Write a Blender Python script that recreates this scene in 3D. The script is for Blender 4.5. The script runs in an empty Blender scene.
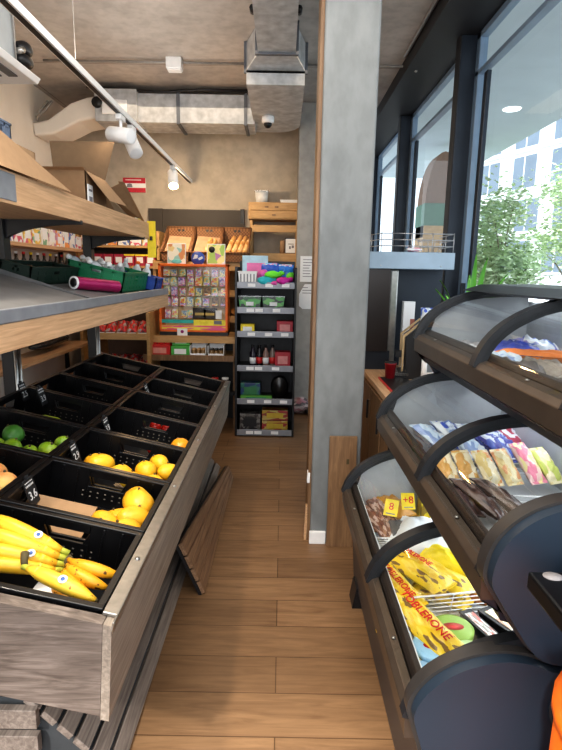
import bpy, bmesh, math, random
from mathutils import Vector, Matrix
PI=math.pi; D=math.radians
C=bpy.context.scene.collection
sc=bpy.context.scene
# ------------------------------------------------------------------ helpers
class MB:
    def __init__(s): s.v=[]; s.f=[]; s.m=[]; s.sm=[]
    def add(s,vs,fs,mi=0,smooth=False,M=None):
        o=len(s.v)
        s.v+= [tuple(M@Vector(p)) for p in vs] if M is not None else [tuple(p) for p in vs]
        for f in fs:
            s.f.append([i+o for i in f]); s.m.append(mi); s.sm.append(smooth)
        return s
    def box(s,x0,x1,y0,y1,z0,z1,mi=0,M=None):
        vs=[(x,y,z) for z in(z0,z1) for y in(y0,y1) for x in(x0,x1)]
        return s.add(vs,[(0,2,3,1),(4,5,7,6),(0,1,5,4),(2,6,7,3),(0,4,6,2),(1,3,7,5)],mi,False,M)
    def bx(s,c,d,mi=0,M=None):
        return s.box(c[0]-d[0]/2,c[0]+d[0]/2,c[1]-d[1]/2,c[1]+d[1]/2,c[2]-d[2]/2,c[2]+d[2]/2,mi,M)
    def quad(s,a,b,c,d,mi=0): return s.add([a,b,c,d],[(0,1,2,3)],mi)
    def prism(s,poly,a0,a1,axis='Y',mi=0,smooth=False,M=None):
        n=len(poly)
        def P(p,a): return {'Y':(p[0],a,p[1]),'X':(a,p[0],p[1]),'Z':(p[0],p[1],a)}[axis]
        vs=[P(p,a0) for p in poly]+[P(p,a1) for p in poly]
        fs=[tuple(range(n)),tuple(range(2*n-1,n-1,-1))]
        s.add(vs,fs,mi,False,M)
        s.add(vs,[(i,i+n,(i+1)%n+n,(i+1)%n) for i in range(n)],mi,smooth,M); return s
    def tube(s,path,r,n=8,mi=0,cap=True,M=None,sq=1.0):
        path=[Vector(p) for p in path]; N=len(path)
        rs=r if isinstance(r,(list,tuple)) else [r]*N
        T=[(path[min(i+1,N-1)]-path[max(i-1,0)]).normalized() for i in range(N)]
        up=Vector((0,0,1))
        if abs(T[0].dot(up))>.95: up=Vector((1,0,0))
        vs=[]
        nrm=(up-T[0]*up.dot(T[0])).normalized()
        for i in range(N):
            nrm=(nrm-T[i]*nrm.dot(T[i])).normalized(); b=T[i].cross(nrm)
            for k in range(n):
                a=2*PI*k/n
                vs.append(path[i]+nrm*math.cos(a)*rs[i]*sq+b*math.sin(a)*rs[i])
        fs=[(i*n+k,i*n+(k+1)%n,(i+1)*n+(k+1)%n,(i+1)*n+k) for i in range(N-1) for k in range(n)]
        if cap: fs+=[tuple(range(n-1,-1,-1)),tuple(range((N-1)*n,N*n))]
        return s.add(vs,fs,mi,n>4,M)
    def lathe(s,prof,n=20,mi=0,M=None,c=(0,0,0)):
        vs=[(c[0]+r*math.cos(2*PI*k/n),c[1]+r*math.sin(2*PI*k/n),c[2]+z) for r,z in prof for k in range(n)]
        N=len(prof)
        fs=[(i*n+k,i*n+(k+1)%n,(i+1)*n+(k+1)%n,(i+1)*n+k) for i in range(N-1) for k in range(n)]
        if prof[0][0]>1e-5: fs.append(tuple(range(n-1,-1,-1)))
        if prof[-1][0]>1e-5: fs.append(tuple(range((N-1)*n,N*n)))
        return s.add(vs,fs,mi,True,M)
    def blob(s,c,r,seed=0,amp=.05,n=16,m=10,mi=0,M=None):
        R=random.Random(seed); ph=[R.uniform(0,6) for _ in range(6)]
        prof=[]; vs=[]
        for i in range(m+1):
            th=PI*i/m
            for k in range(n):
                a=2*PI*k/n
                d=1+amp*(math.sin(2*a+ph[0])*math.sin(th)+.6*math.sin(3*a+ph[1]+2*th)+.5*math.cos(3*th+ph[2]))
                vs.append((c[0]+r[0]*d*math.sin(th)*math.cos(a),c[1]+r[1]*d*math.sin(th)*math.sin(a),c[2]-r[2]*d*math.cos(th)))
        fs=[(i*n+k,i*n+(k+1)%n,(i+1)*n+(k+1)%n,(i+1)*n+k) for i in range(m) for k in range(n)]
        return s.add(vs,fs,mi,True,M)
    def pillow(s,w,l,t,seed=0,nx=14,ny=20,wr=.14,mi=0,M=None):
        R=random.Random(seed); p=[R.uniform(0,6) for _ in range(6)]
        vs=[];fs=[]
        for sd in (1,-1):
            o=len(vs)
            for j in range(ny+1):
                v=2*j/ny-1
                for i in range(nx+1):
                    u=2*i/nx-1
                    h=t/2*(max(0,1-abs(u)**2.6))**.6*(max(0,1-abs(v)**5))
                    if abs(v)<.9: h*=1+wr*math.sin(5*u+p[0]+3*v)+wr*math.sin(7*v+p[1]+2*u)+wr*.8*math.sin(9*u-6*v+p[2])+wr*.7*math.sin(13*u+11*v+p[3])+wr*.6*math.sin(17*v-8*u+p[4])
                    vs.append((u*w/2*(1-.06*(1-abs(v)**3)),v*l/2,sd*max(h,.0012)))
            for j in range(ny):
                for i in range(nx):
                    a=o+j*(nx+1)+i; q=(a,a+1,a+nx+2,a+nx+1)
                    fs.append(q if sd>0 else q[::-1])
        return s.add(vs,fs,mi,True,M)
    def build(s,name,mats,parent=None,bevel=0,loc=None,seg=2):
        me=bpy.data.meshes.new(name); me.from_pydata(s.v,[],s.f)
        if not isinstance(mats,(list,tuple)): mats=[mats]
        for m in mats: me.materials.append(m)
        me.polygons.foreach_set('material_index',s.m); me.polygons.foreach_set('use_smooth',s.sm)
        me.update(); 
        bm=bmesh.new(); bm.from_mesh(me); bmesh.ops.recalc_face_normals(bm,faces=bm.faces[:]); bm.to_mesh(me); bm.free()
        o=bpy.data.objects.new(name,me); C.objects.link(o)
        if parent: o.parent=parent
        if loc: o.location=loc
        if bevel:
            b=o.modifiers.new('bevel','BEVEL'); b.width=bevel; b.segments=seg; b.limit_method='ANGLE'
        return o
def tag(o,label,cat,group=None,kind=None):
    o['label']=label; o['category']=cat
    if group: o['group']=group
    if kind: o['kind']=kind
    return o
def thing(name,label,cat,loc=(0,0,0),rot=(0,0,0),group=None):
    o=bpy.data.objects.new(name,None); C.objects.link(o); o.empty_display_size=.05
    o.location=loc; o.rotation_euler=rot
    return tag(o,label,cat,group)
def struct(o): o['kind']='structure'; return o
def dup(root,loc=None,rot=None,label=None,group=None,scale=None):
    r=root.copy(); C.objects.link(r)
    if loc: r.location=loc
    if rot is not None: r.rotation_euler=rot
    if scale: r.scale=scale
    if label: r['label']=label
    if group: r['group']=group
    for ch in list(root.children):
        c=ch.copy(); C.objects.link(c); c.parent=r
        for g in list(ch.children):
            d=g.copy(); C.objects.link(d); d.parent=c
    return r
def text(body,size,mat,parent,loc,rot,name='lettering',ext=.0006,sx=1.0,shear=0):
    cu=bpy.data.curves.new('tmp','FONT'); cu.body=body; cu.size=size; cu.align_x='CENTER'; cu.align_y='CENTER'; cu.extrude=ext; cu.shear=shear; cu.resolution_u=3
    t=bpy.data.objects.new('tmp',cu); C.objects.link(t)
    bpy.context.view_layer.update()
    me=bpy.data.meshes.new_from_object(t.evaluated_get(bpy.context.evaluated_depsgraph_get()))
    bpy.data.objects.remove(t); bpy.data.curves.remove(cu)
    me.materials.clear(); me.materials.append(mat)
    o=bpy.data.objects.new(name,me); C.objects.link(o)
    if parent: o.parent=parent
    o.location=loc; o.rotation_euler=rot; o.scale=(sx,1,1)
    return o
def RX(a): return Matrix.Rotation(a,4,'X')
def RY(a): return Matrix.Rotation(a,4,'Y')
def RZ(a): return Matrix.Rotation(a,4,'Z')
def TR(*p): return Matrix.Translation(p)
ORD=['first','second','third','fourth','fifth','sixth','seventh','eighth','ninth','tenth','eleventh','twelfth','thirteenth','fourteenth','fifteenth','sixteenth','seventeenth','eighteenth','nineteenth','twentieth']
# ------------------------------------------------------------------ materials
def nmat(name):
    m=bpy.data.materials.new(name); m.use_nodes=True
    nt=m.node_tree; b=nt.nodes['Principled BSDF']; return m,nt,b
def N(nt,t,**k):
    n=nt.nodes.new(t)
    for a,v in k.items():
        if hasattr(n,a): setattr(n,a,v)
        else: n.inputs[a].default_value=v
    return n
def ramp(nt,fac,stops):
    r=nt.nodes.new('ShaderNodeValToRGB'); e=r.color_ramp.elements
    while len(e)<len(stops): e.new(.5)
    for el,(p,c) in zip(e,stops): el.position=p; el.color=(*c,1)
    nt.links.new(fac,r.inputs[0]); return r
def coords(nt,kind='Object',scale=(1,1,1),rot=(0,0,0)):
    tc=nt.nodes.new('ShaderNodeTexCoord'); mp=nt.nodes.new('ShaderNodeMapping')
    mp.inputs['Scale'].default_value=scale; mp.inputs['Rotation'].default_value=rot
    nt.links.new(tc.outputs[kind],mp.inputs[0]); return mp.outputs[0]
def plain(name,col,rough=.5,metal=0,var=.12,scale=20,bump=0,spec=.5,coat=0):
    m,nt,b=nmat(name)
    n=N(nt,'ShaderNodeTexNoise',Scale=scale,Detail=4.0); nt.links.new(coords(nt),n.inputs['Vector'])
    r=ramp(nt,n.outputs[0],[(.3,[c*(1-var) for c in col]),(.7,[min(1,c*(1+var)) for c in col])])
    nt.links.new(r.outputs[0],b.inputs['Base Color'])
    b.inputs['Roughness'].default_value=rough; b.inputs['Metallic'].default_value=metal
    b.inputs['Specular IOR Level'].default_value=spec; b.inputs['Coat Weight'].default_value=coat
    if bump:
        bp=N(nt,'ShaderNodeBump',Strength=bump,Distance=.01); nt.links.new(n.outputs[0],bp.inputs['Height']); nt.links.new(bp.outputs[0],b.inputs['Normal'])
    return m
def wood(name,c1,c2,scale=(1,12,12),rough=.5,rings=False,bump=.05):
    m,nt,b=nmat(name); v=coords(nt,scale=scale)
    n=N(nt,'ShaderNodeTexNoise',Scale=3.0,Detail=6.0,Roughness=.6,Distortion=.6 if not rings else 1.8); nt.links.new(v,n.inputs['Vector'])
    r=ramp(nt,n.outputs[0],[(.3,c1),(.52,[(a+q)/2 for a,q in zip(c1,c2)]),(.68,c2)])
    out=r.outputs[0]
    if rings:
        w=N(nt,'ShaderNodeTexWave',Scale=.9,Distortion=9.0,Detail=2.5); w.inputs['Detail Scale'].default_value=.6; nt.links.new(v,w.inputs['Vector'])
        mx=N(nt,'ShaderNodeMix',data_type='RGBA',blend_type='MULTIPLY'); mx.inputs[0].default_value=.35
        r2=ramp(nt,w.outputs[0],[(0,(.5,.47,.43)),(1,(1,1,1))])
        nt.links.new(out,mx.inputs[6]); nt.links.new(r2.outputs[0],mx.inputs[7]); out=mx.outputs[2]
    nt.links.new(out,b.inputs['Base Color']); b.inputs['Roughness'].default_value=rough
    bp=N(nt,'ShaderNodeBump',Strength=bump,Distance=.01); nt.links.new(n.outputs[0],bp.inputs['Height']); nt.links.new(bp.outputs[0],b.inputs['Normal'])
    return m
def concrete(name,c1,c2,seam=None,rough=.8,scale=1.2,stretch=(1,1,1)):
    m,nt,b=nmat(name); v=coords(nt,scale=stretch)
    n=N(nt,'ShaderNodeTexNoise',Scale=scale,Detail=9.0,Roughness=.62); nt.links.new(v,n.inputs['Vector'])
    n2=N(nt,'ShaderNodeTexNoise',Scale=scale*9,Detail=5.0); nt.links.new(v,n2.inputs['Vector'])
    r=ramp(nt,n.outputs[0],[(.32,c1),(.66,c2)])
    mx=N(nt,'ShaderNodeMix',data_type='RGBA',blend_type='MULTIPLY'); mx.inputs[0].default_value=.4
    r2=ramp(nt,n2.outputs[0],[(.35,(.62,.62,.62)),(.6,(1,1,1))])
    nt.links.new(r.outputs[0],mx.inputs[6]); nt.links.new(r2.outputs[0],mx.inputs[7]); out=mx.outputs[2]
    if seam:
        bk=N(nt,'ShaderNodeTexBrick',offset=0.0); bk.inputs['Scale'].default_value=1; bk.inputs['Brick Width'].default_value=seam[0]; bk.inputs['Row Height'].default_value=seam[1]; bk.inputs['Mortar Size'].default_value=.006
        bk.inputs['Color1'].default_value=(1,1,1,1);bk.inputs['Color2'].default_value=(.9,.9,.9,1);bk.inputs['Mortar'].default_value=(.5,.47,.45,1)
        nt.links.new(coords(nt),bk.inputs['Vector'])
        m2=N(nt,'ShaderNodeMix',data_type='RGBA',blend_type='MULTIPLY'); m2.inputs[0].default_value=1
        nt.links.new(out,m2.inputs[6]); nt.links.new(bk.outputs[0],m2.inputs[7]); out=m2.outputs[2]
    nt.links.new(out,b.inputs['Base Color']); b.inputs['Roughness'].default_value=rough
    bp=N(nt,'ShaderNodeBump',Strength=.15,Distance=.01); nt.links.new(n2.outputs[0],bp.inputs['Height']); nt.links.new(bp.outputs[0],b.inputs['Normal'])
    return m
def floor_mat():
    m,nt,b=nmat('oak_planks')
    bk=N(nt,'ShaderNodeTexBrick',offset=.37,offset_frequency=2); 
    for k,v in (('Scale',1),('Brick Width',1.3),('Row Height',.192),('Mortar Size',.0022),('Mortar Smooth',.1),('Bias',0)): bk.inputs[k].default_value=v
    bk.inputs['Color1'].default_value=(.275,.162,.084,1);bk.inputs['Color2'].default_value=(.195,.112,.057,1);bk.inputs['Mortar'].default_value=(.10,.05,.022,1)
    nt.links.new(coords(nt),bk.inputs['Vector'])
    n=N(nt,'ShaderNodeTexNoise',Scale=2.2,Detail=8.0,Roughness=.65,Distortion=1.2); nt.links.new(coords(nt,scale=(1.3,14,1)),n.inputs['Vector'])
    r=ramp(nt,n.outputs[0],[(.3,(.55,.5,.46)),(.62,(1.0,1.0,1.0)),(.8,(1.15,1.15,1.15))])
    mx=N(nt,'ShaderNodeMix',data_type='RGBA',blend_type='MULTIPLY'); mx.inputs[0].default_value=.85
    nt.links.new(bk.outputs[0],mx.inputs[6]); nt.links.new(r.outputs[0],mx.inputs[7]); nt.links.new(mx.outputs[2],b.inputs['Base Color'])
    b.inputs['Roughness'].default_value=.42
    bp=N(nt,'ShaderNodeBump',Strength=.25,Distance=.004); nt.links.new(bk.outputs[1],bp.inputs['Height']); bp.invert=True; nt.links.new(bp.outputs[0],b.inputs['Normal'])
    return m
def pack(name,cols,scale=6,rough=.35,kind='Generated',coat=0.2,seed=0):
    """printed packaging: blocks of colour"""
    m,nt,b=nmat(name); v=coords(nt,kind,scale=(1,1.3,1),rot=(seed*.3,seed*.2,seed*.7))
    vo=N(nt,'ShaderNodeTexVoronoi',Scale=scale,Randomness=.9); nt.links.new(v,vo.inputs['Vector'])
    sp=N(nt,'ShaderNodeSeparateColor'); nt.links.new(vo.outputs['Color'],sp.inputs[0])
    k=len(cols); r=ramp(nt,sp.outputs[0],[(i/k,c) for i,c in enumerate(cols)]); r.color_ramp.interpolation='CONSTANT'
    nt.links.new(r.outputs[0],b.inputs['Base Color']); b.inputs['Roughness'].default_value=rough; b.inputs['Coat Weight'].default_value=coat
    return m
def glass(name,tint=(1,1,1),refl=.12,rough=.02,k=.5):
    m=bpy.data.materials.new(name); m.use_nodes=True; nt=m.node_tree; nt.nodes.clear()
    o=N(nt,'ShaderNodeOutputMaterial'); t=N(nt,'ShaderNodeBsdfTransparent'); t.inputs[0].default_value=(*tint,1)
    g=N(nt,'ShaderNodeBsdfGlossy'); g.inputs['Roughness'].default_value=rough
    f=N(nt,'ShaderNodeLayerWeight',Blend=.5); n=N(nt,'ShaderNodeTexNoise',Scale=1.5); nt.links.new(coords(nt),n.inputs['Vector'])
    pw=N(nt,'ShaderNodeMath',operation='POWER'); nt.links.new(f.outputs['Facing'],pw.inputs[0]); pw.inputs[1].default_value=4.0
    ml=N(nt,'ShaderNodeMath',operation='MULTIPLY_ADD'); nt.links.new(pw.outputs[0],ml.inputs[0]); ml.inputs[1].default_value=k; ml.inputs[2].default_value=.035
    mm=N(nt,'ShaderNodeMath',operation='MULTIPLY_ADD'); nt.links.new(n.outputs[0],mm.inputs[0]); mm.inputs[1].default_value=refl*.3; nt.links.new(ml.outputs[0],mm.inputs[2])
    mx=N(nt,'ShaderNodeMixShader'); nt.links.new(mm.outputs[0],mx.inputs[0]); nt.links.new(t.outputs[0],mx.inputs[1]); nt.links.new(g.outputs[0],mx.inputs[2]); nt.links.new(mx.outputs[0],o.inputs[0])
    return m
def emit(name,col,s):
    m=bpy.data.materials.new(name); m.use_nodes=True; nt=m.node_tree; b=nt.nodes['Principled BSDF']
    b.inputs['Emission Color'].default_value=(*col,1); b.inputs['Emission Strength'].default_value=s; b.inputs['Base Color'].default_value=(*col,1); return m
M={}
M['floor']=floor_mat()
M['ceil']=concrete('raw_concrete_ceiling',(.40,.36,.33),(.58,.53,.49),seam=(2.4,1.25),scale=1.4)
M['wall']=concrete('beige_concrete',(.43,.375,.30),(.56,.49,.40),scale=1.0)
M['pier']=concrete('grey_concrete',(.33,.32,.30),(.47,.45,.42),scale=1.2)
M['column']=concrete('column_concrete',(.165,.178,.184),(.245,.258,.26),scale=1.6,stretch=(1,1,.5))
M['white']=plain('white_plaster',(.82,.76,.68),.85,scale=6,var=.03)
M['whitep']=plain('white_plastic',(.85,.85,.85),.4,var=.03)
M['soffit']=plain('dark_metal_panel',(.022,.022,.025),.55,scale=3)
M['frame']=plain('anthracite_metal',(.028,.036,.05),.38,scale=4,metal=.3)
M['framel']=plain('blue_grey_frame',(.20,.28,.38),.4,scale=4)
M['duct']=plain('galvanised_steel',(.50,.51,.52),.5,metal=.3,scale=14,var=.22)
M['ductd']=plain('duct_flange_steel',(.16,.17,.19),.5,metal=.5,scale=10)
M['cable']=plain('steel_conduit',(.34,.32,.30),.45,metal=.4)
M['oakr']=wood('grey_washed_oak_ringed',(.10,.077,.065),(.27,.22,.19),scale=(1.5,17,17),rings=True)
M['oak']=wood('grey_washed_oak',(.20,.165,.135),(.40,.335,.275),scale=(26,1.2,26))
M['oakw']=wood('warm_oak_board',(.46,.275,.15),(.70,.45,.265),scale=(26,1.2,26))
M['slat']=wood('grey_slat_wood',(.14,.112,.095),(.31,.26,.225),scale=(26,1.4,26))
M['slatb']=wood('brown_slat_wood',(.17,.095,.053),(.36,.215,.125),scale=(28,1.4,28))
M['pine']=wood('honey_pine',(.42,.24,.09),(.60,.37,.16),scale=(2,10,10))
M['plank']=wood('oak_offcut',(.15,.082,.04),(.29,.17,.085),scale=(18,18,1.6))
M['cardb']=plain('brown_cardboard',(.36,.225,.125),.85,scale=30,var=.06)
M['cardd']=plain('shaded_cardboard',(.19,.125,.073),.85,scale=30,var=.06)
M['black']=plain('black_crate_plastic',(.006,.006,.007),.28,scale=30,spec=.55)
M['blackm']=plain('black_steel',(.012,.012,.014),.42,scale=20)
M['chrome']=plain('brushed_trim',(.45,.44,.42),.28,metal=.9,scale=40)
M['tray']=plain('grey_steel_tray',(.17,.17,.175),.5,metal=.2,scale=8)
M['rail']=glass('clear_price_rail',(.78,.8,.84),.5,.08)
M['railb']=plain('silver_grey_rail',(.26,.27,.30),.38,metal=.3,scale=12)
M['fz']=plain('blue_grey_plastic',(.022,.036,.056),.42,scale=3,var=.06)
M['fzd']=plain('charcoal_blue_plastic',(.018,.023,.034),.35,scale=3,var=.06)
M['bronze']=plain('bronze_anodised_rail',(.105,.080,.062),.35,metal=.5,scale=10)
M['bronzed']=plain('dark_bronze_rail',(.05,.038,.032),.38,metal=.5,scale=10)
M['rubber']=plain('dark_grey_rubber',(.018,.020,.024),.4,scale=10)
M['redband']=plain('dark_red_gloss',(.16,.035,.035),.2,scale=4,coat=.5)
M['inner']=plain('white_freezer_liner',(.80,.83,.85),.4,var=.03)
M['inner2']=plain('grey_freezer_liner',(.40,.42,.44),.4,var=.05)
M['wire']=plain('white_coated_wire',(.85,.86,.87),.35,var=.02)
M['wirem']=plain('chromed_wire',(.5,.5,.52),.3,metal=.8)
M['dome']=glass('curved_freezer_glass',(.95,.97,.97),.05,.03)
M['pane']=glass('window_glass',(.92,.96,.97),.02,k=.16)
M['casegl']=glass('display_case_glass',(.96,.97,.97),.08)
M['steelb']=plain('pale_blue_steel',(.33,.43,.53),.42,metal=.1,scale=6)
M['paper']=plain('white_paper',(.82,.83,.84),.8,var=.02)
M['ink']=plain('grey_ink',(.22,.22,.25),.8)
M['chalkb']=plain('black_chalk_card',(.012,.012,.014),.6)
M['chalk']=plain('white_chalk',(.75,.75,.75),.9)
M['wicker']=None
M['red']=plain('red_plastic',(.55,.03,.03),.35)
M['green']=plain('green_crate_plastic',(.006,.17,.075),.42,scale=12)
M['dkgreen']=plain('dark_green_plastic',(.003,.018,.011),.5)
M['blue']=plain('blue_crate_plastic',(.015,.06,.30),.4)
M['greyblue']=plain('grey_blue_crate',(.16,.21,.30),.45)
M['yellow']=plain('yellow_board',(.85,.66,.03),.5)
M['orange']=plain('orange_plastic',(.85,.17,.015),.4)
M['magenta']=plain('magenta_foil',(.36,.015,.11),.25,metal=.3)
M['leaf']=plain('young_tree_leaf',(.62,.76,.48),.6,var=.35,scale=3)
M['leafp']=plain('pot_plant_leaf',(.10,.34,.045),.4,var=.3,scale=6)
M['bark']=plain('tree_bark',(.32,.27,.22),.9)
M['facade']=plain('white_render_facade',(.80,.82,.84),.9,scale=1,var=.02)
M['dkwin']=plain('dark_window_pane',(.20,.25,.31),.15,scale=1,var=.1)
M['pave']=plain('pale_paving',(.55,.54,.52),.9,scale=2)
M['canopy']=plain('pale_canopy',(.55,.62,.66),.8,scale=2,var=.04)
M['bulb']=emit('warm_bulb',(1,.62,.25),45)
M['led']=emit('cool_led_strip',(.92,.97,1),5)
M['dl']=emit('downlight_disc',(1,1,1),1.3)
def fruit(name,stops,scale=4,rough=.4,kind='Object',spots=None,bump=.05):
    m,nt,b=nmat(name); v=coords(nt,kind)
    n=N(nt,'ShaderNodeTexNoise',Scale=scale,Detail=3.0); nt.links.new(v,n.inputs['Vector'])
    r=ramp(nt,n.outputs[0],stops); out=r.outputs[0]
    if spots:
        n2=N(nt,'ShaderNodeTexNoise',Scale=spots[1],Detail=2.0); nt.links.new(v,n2.inputs['Vector'])
        r2=ramp(nt,n2.outputs[0],[(spots[2],(0,0,0)),(spots[2]+.03,(1,1,1))])
        mx=N(nt,'ShaderNodeMix',data_type='RGBA'); nt.links.new(r2.outputs[0],mx.inputs[0]); nt.links.new(out,mx.inputs[6]); mx.inputs[7].default_value=(*spots[0],1); out=mx.outputs[2]
    nt.links.new(out,b.inputs['Base Color']); b.inputs['Roughness'].default_value=rough
    b.inputs['Subsurface Weight'].default_value=.05; b.inputs['Subsurface Radius'].default_value=(.01,.006,.003)
    bp=N(nt,'ShaderNodeBump',Strength=bump,Distance=.003); n3=N(nt,'ShaderNodeTexNoise',Scale=90.0); nt.links.new(v,n3.inputs['Vector']); nt.links.new(n3.outputs[0],bp.inputs['Height']); nt.links.new(bp.outputs[0],b.inputs['Normal'])
    return m
M['ban']=fruit('banana_yellow',[(.35,(.74,.42,.025)),(.6,(.84,.54,.05)),(.75,(.68,.56,.07))],9,spots=((.30,.14,.02),55,.70))
M['banr']=fruit('ripe_banana',[(.35,(.66,.28,.012)),(.65,(.76,.38,.02))],9,spots=((.12,.05,.01),60,.63))
M['bang']=fruit('green_banana_tip',[(.3,(.45,.50,.06)),(.7,(.55,.58,.09))],9)
M['banst']=plain('banana_stalk',(.09,.07,.03),.8)
M['mango']=fruit('yellow_mango_skin',[(.35,(.76,.36,.02)),(.6,(.84,.48,.03))],8,.35,spots=((.35,.18,.03),40,.74))
M['lemon']=fruit('lemon_skin',[(.35,(.82,.42,.02)),(.65,(.88,.52,.03))],8,.35,bump=.25)
M['orangef']=fruit('orange_peel',[(.3,(.80,.32,.015)),(.7,(.86,.40,.03))],8,.35,bump=.3)
M['peach']=fruit('blushed_peach',[(.35,(.80,.30,.08)),(.5,(.85,.42,.15)),(.68,(.86,.58,.16))],11,.5)
M['lime']=fruit('lime_peel',[(.35,(.14,.30,.015)),(.65,(.36,.47,.03))],9,.35,bump=.2)
M['avo']=fruit('dark_green_peel',[(.35,(.03,.12,.015)),(.65,(.06,.20,.03))],9,.4,bump=.3)
M['tomato']=fruit('red_fruit_skin',[(.3,(.5,.02,.015)),(.7,(.62,.035,.02))],8,.2)
M['pear']=fruit('green_pear_skin',[(.3,(.32,.42,.03)),(.7,(.5,.55,.08))],8,.4)
M['bread']=fruit('baked_crust',[(.3,(.42,.17,.04)),(.55,(.66,.36,.12)),(.72,(.82,.60,.32))],14,.75,bump=.3)
def wickerm():
    m,nt,b=nmat('woven_wicker'); v=coords(nt)
    w=N(nt,'ShaderNodeTexChecker',Scale=60.0); nt.links.new(v,w.inputs[0]); w.inputs[1].default_value=(.27,.125,.05,1); w.inputs[2].default_value=(.12,.05,.018,1)
    nt.links.new(w.outputs[0],b.inputs['Base Color']); b.inputs['Roughness'].default_value=.7
    bp=N(nt,'ShaderNodeBump',Strength=.6,Distance=.006); nt.links.new(w.outputs[1],bp.inputs['Height']); nt.links.new(bp.outputs[0],b.inputs['Normal']); return m
M['wicker']=wickerm()
# ------------------------------------------------------------------ camera
F=530.0; P=D(10.9); R_=D(1.0)
r0=Vector((1,0,0)); u0=Vector((0,math.sin(P),math.cos(P))); fw=Vector((0,math.cos(P),-math.sin(P)))
cr=r0*math.cos(R_)+u0*math.sin(R_); cu=u0*math.cos(R_)-r0*math.sin(R_)
cam=bpy.data.cameras.new('camera'); co=bpy.data.objects.new('camera',cam); C.objects.link(co)
co.matrix_world=Matrix(((cr.x,cu.x,-fw.x,0),(cr.y,cu.y,-fw.y,0),(cr.z,cu.z,-fw.z,1.55),(0,0,0,1)))
cam.sensor_fit='HORIZONTAL'; cam.sensor_width=36; cam.lens=F/562*36; cam.clip_start=.05; cam.clip_end=200
sc.camera=co
#SECTIONS
# ------------------------------------------------------------------ room shell
struct(MB().box(-2.45,1.33,-1.6,8.6,-.06,0).build('floor',M['floor']))
struct(MB().box(-2.6,1.45,-1.6,8.7,3.3,3.4).build('ceiling',M['ceil']))
struct(MB().box(-2.58,-2.45,-1.6,6.5,0,3.3).build('wall_left',M['white']))
struct(MB().box(-2.5,.6,6.4,6.5,0,3.3).build('wall_back',M['wall']))
struct(MB().box(.146,.62,5.95,6.42,0,3.3).build('trim_1',M['pier'],bevel=.01))
struct(MB().box(.6,1.45,8.5,8.6,0,3.3).build('wall_far',M['pier']))
struct(MB().box(.98,1.40,-1.6,8.5,3.19,3.3).build('trim_2',M['soffit']))
col=struct(MB().box(.186,.461,2.87,3.13,0,3.3).build('trim_3',M['column'],bevel=.012))
struct(MB().box(.168,.188,2.90,3.13,0,3.3).build('trim_4',M['plank']))
struct(MB().box(.18,.275,2.850,2.872,0,.075).build('baseboard_column',M['whitep'],bevel=.003))
struct(MB().box(1.30,1.42,-1.6,8.5,0,.30).build('wall_right',M['frame']))
i=5
for y in (.25,2.13,4.10,6.02,8.0):
    m=MB().box(1.215,1.385,y-.05,y+.05,.28,3.19).box(1.207,1.215,y-.052,y+.052,.28,3.19,1)
    struct(m.build('trim_%d'%i,[M['frame'],M['soffit']],bevel=.004)); i+=1
for k,(a,b) in enumerate(((2.18,4.05),(4.15,5.97),(6.07,7.95),(.30,2.08))):
    w=MB()
    for x0,x1,z0,z1,mi in ((1.32,1.375,.30,2.93,0),):
        w.box(x0,x1,a,a+.07,z0,3.19,1); w.box(x0,x1,b-.07,b,z0,3.19,1)
        w.box(x0,x1,a,b,z0,z0+.08,1); w.box(x0,x1,a,b,2.915,2.945,1); w.box(x0,x1,a,b,3.15,3.19,1)
        w.box(1.335,1.365,b-.21,b-.15,z0,2.9,0); 
    wf=struct(w.build('window_%d'%(k+1),[M['frame'],M['framel']],bevel=.004))
    MB().quad((1.348,a+.06,.37),(1.348,b-.06,.37),(1.348,b-.06,2.89),(1.348,a+.06,2.89)).quad((1.348,a+.06,2.96),(1.348,b-.06,2.96),(1.348,b-.06,3.16),(1.348,a+.06,3.16)).build('pane',M['pane'],wf)
    wh=MB().box(1.30,1.33,b-.14,b-.115,1.35,1.5).box(1.29,1.305,b-.14,b-.115,1.22,1.38); wh.build('window_handle',M['frame'],wf,bevel=.003)
# ------------------------------------------------------------------ outside
struct(MB().box(1.42,60,-12,70,-.12,-.05).build('ground',M['pave']))
can=thing('entrance_canopy','pale concrete canopy over the pavement outside the windows with round downlight','canopy',(1.45,0,3.6))
MB().box(0,2.16,-6,12,0,.22).build('canopy_slab',M['canopy'],can)
MB().lathe([(.10,-.012),(.11,-.004),(.11,.002)],24,c=(1.36,7.1,0)).build('downlight',M['dl'],can)
for yy in (11.6,-5.5): MB().box(1.95,2.12,yy-.08,yy+.08,-3.66,.0).build('post',M['canopy'],can)
k=1.6
bl=thing('apartment_building','white rendered apartment building with dark windows across the street','building',(7.7*k,18*k,-.05),(0,0,-math.atan2(.929,.37)))
def fz(z): return (1.55+k*(z-1.55))+.05
MB().box(-3*k,9*k,0,8,0,14).build('wall',M['facade'],bl)
for z in (5.54,2.9): MB().box(-3*k,9*k,-.12,.02,fz(z)-.1,fz(z)+.1).build('ledge',M['facade'],bl)
for zz in (4.85,3.5,6.1,2.2):
    for s0 in (-2.0,-.44,1.08,2.6,4.1):
        sh=.25 if zz in (3.5,) else 0
        a=(s0+sh-.35*(zz==3.5)*0)*k; h=.55*k
        wm=MB().box(a,a+.92*k,-.03,.0,fz(zz)-h,fz(zz)+min(h,.5*k)).build('window',M['dkwin'],bl)
        MB().box(a+.44*k,a+.48*k,-.05,-.02,fz(zz)-h,fz(zz)+.5*k).box(a,a+.92*k,-.06,-.03,fz(zz)-h,fz(zz)-h+.1).build('window_bar',M['facade'],wm)
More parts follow.
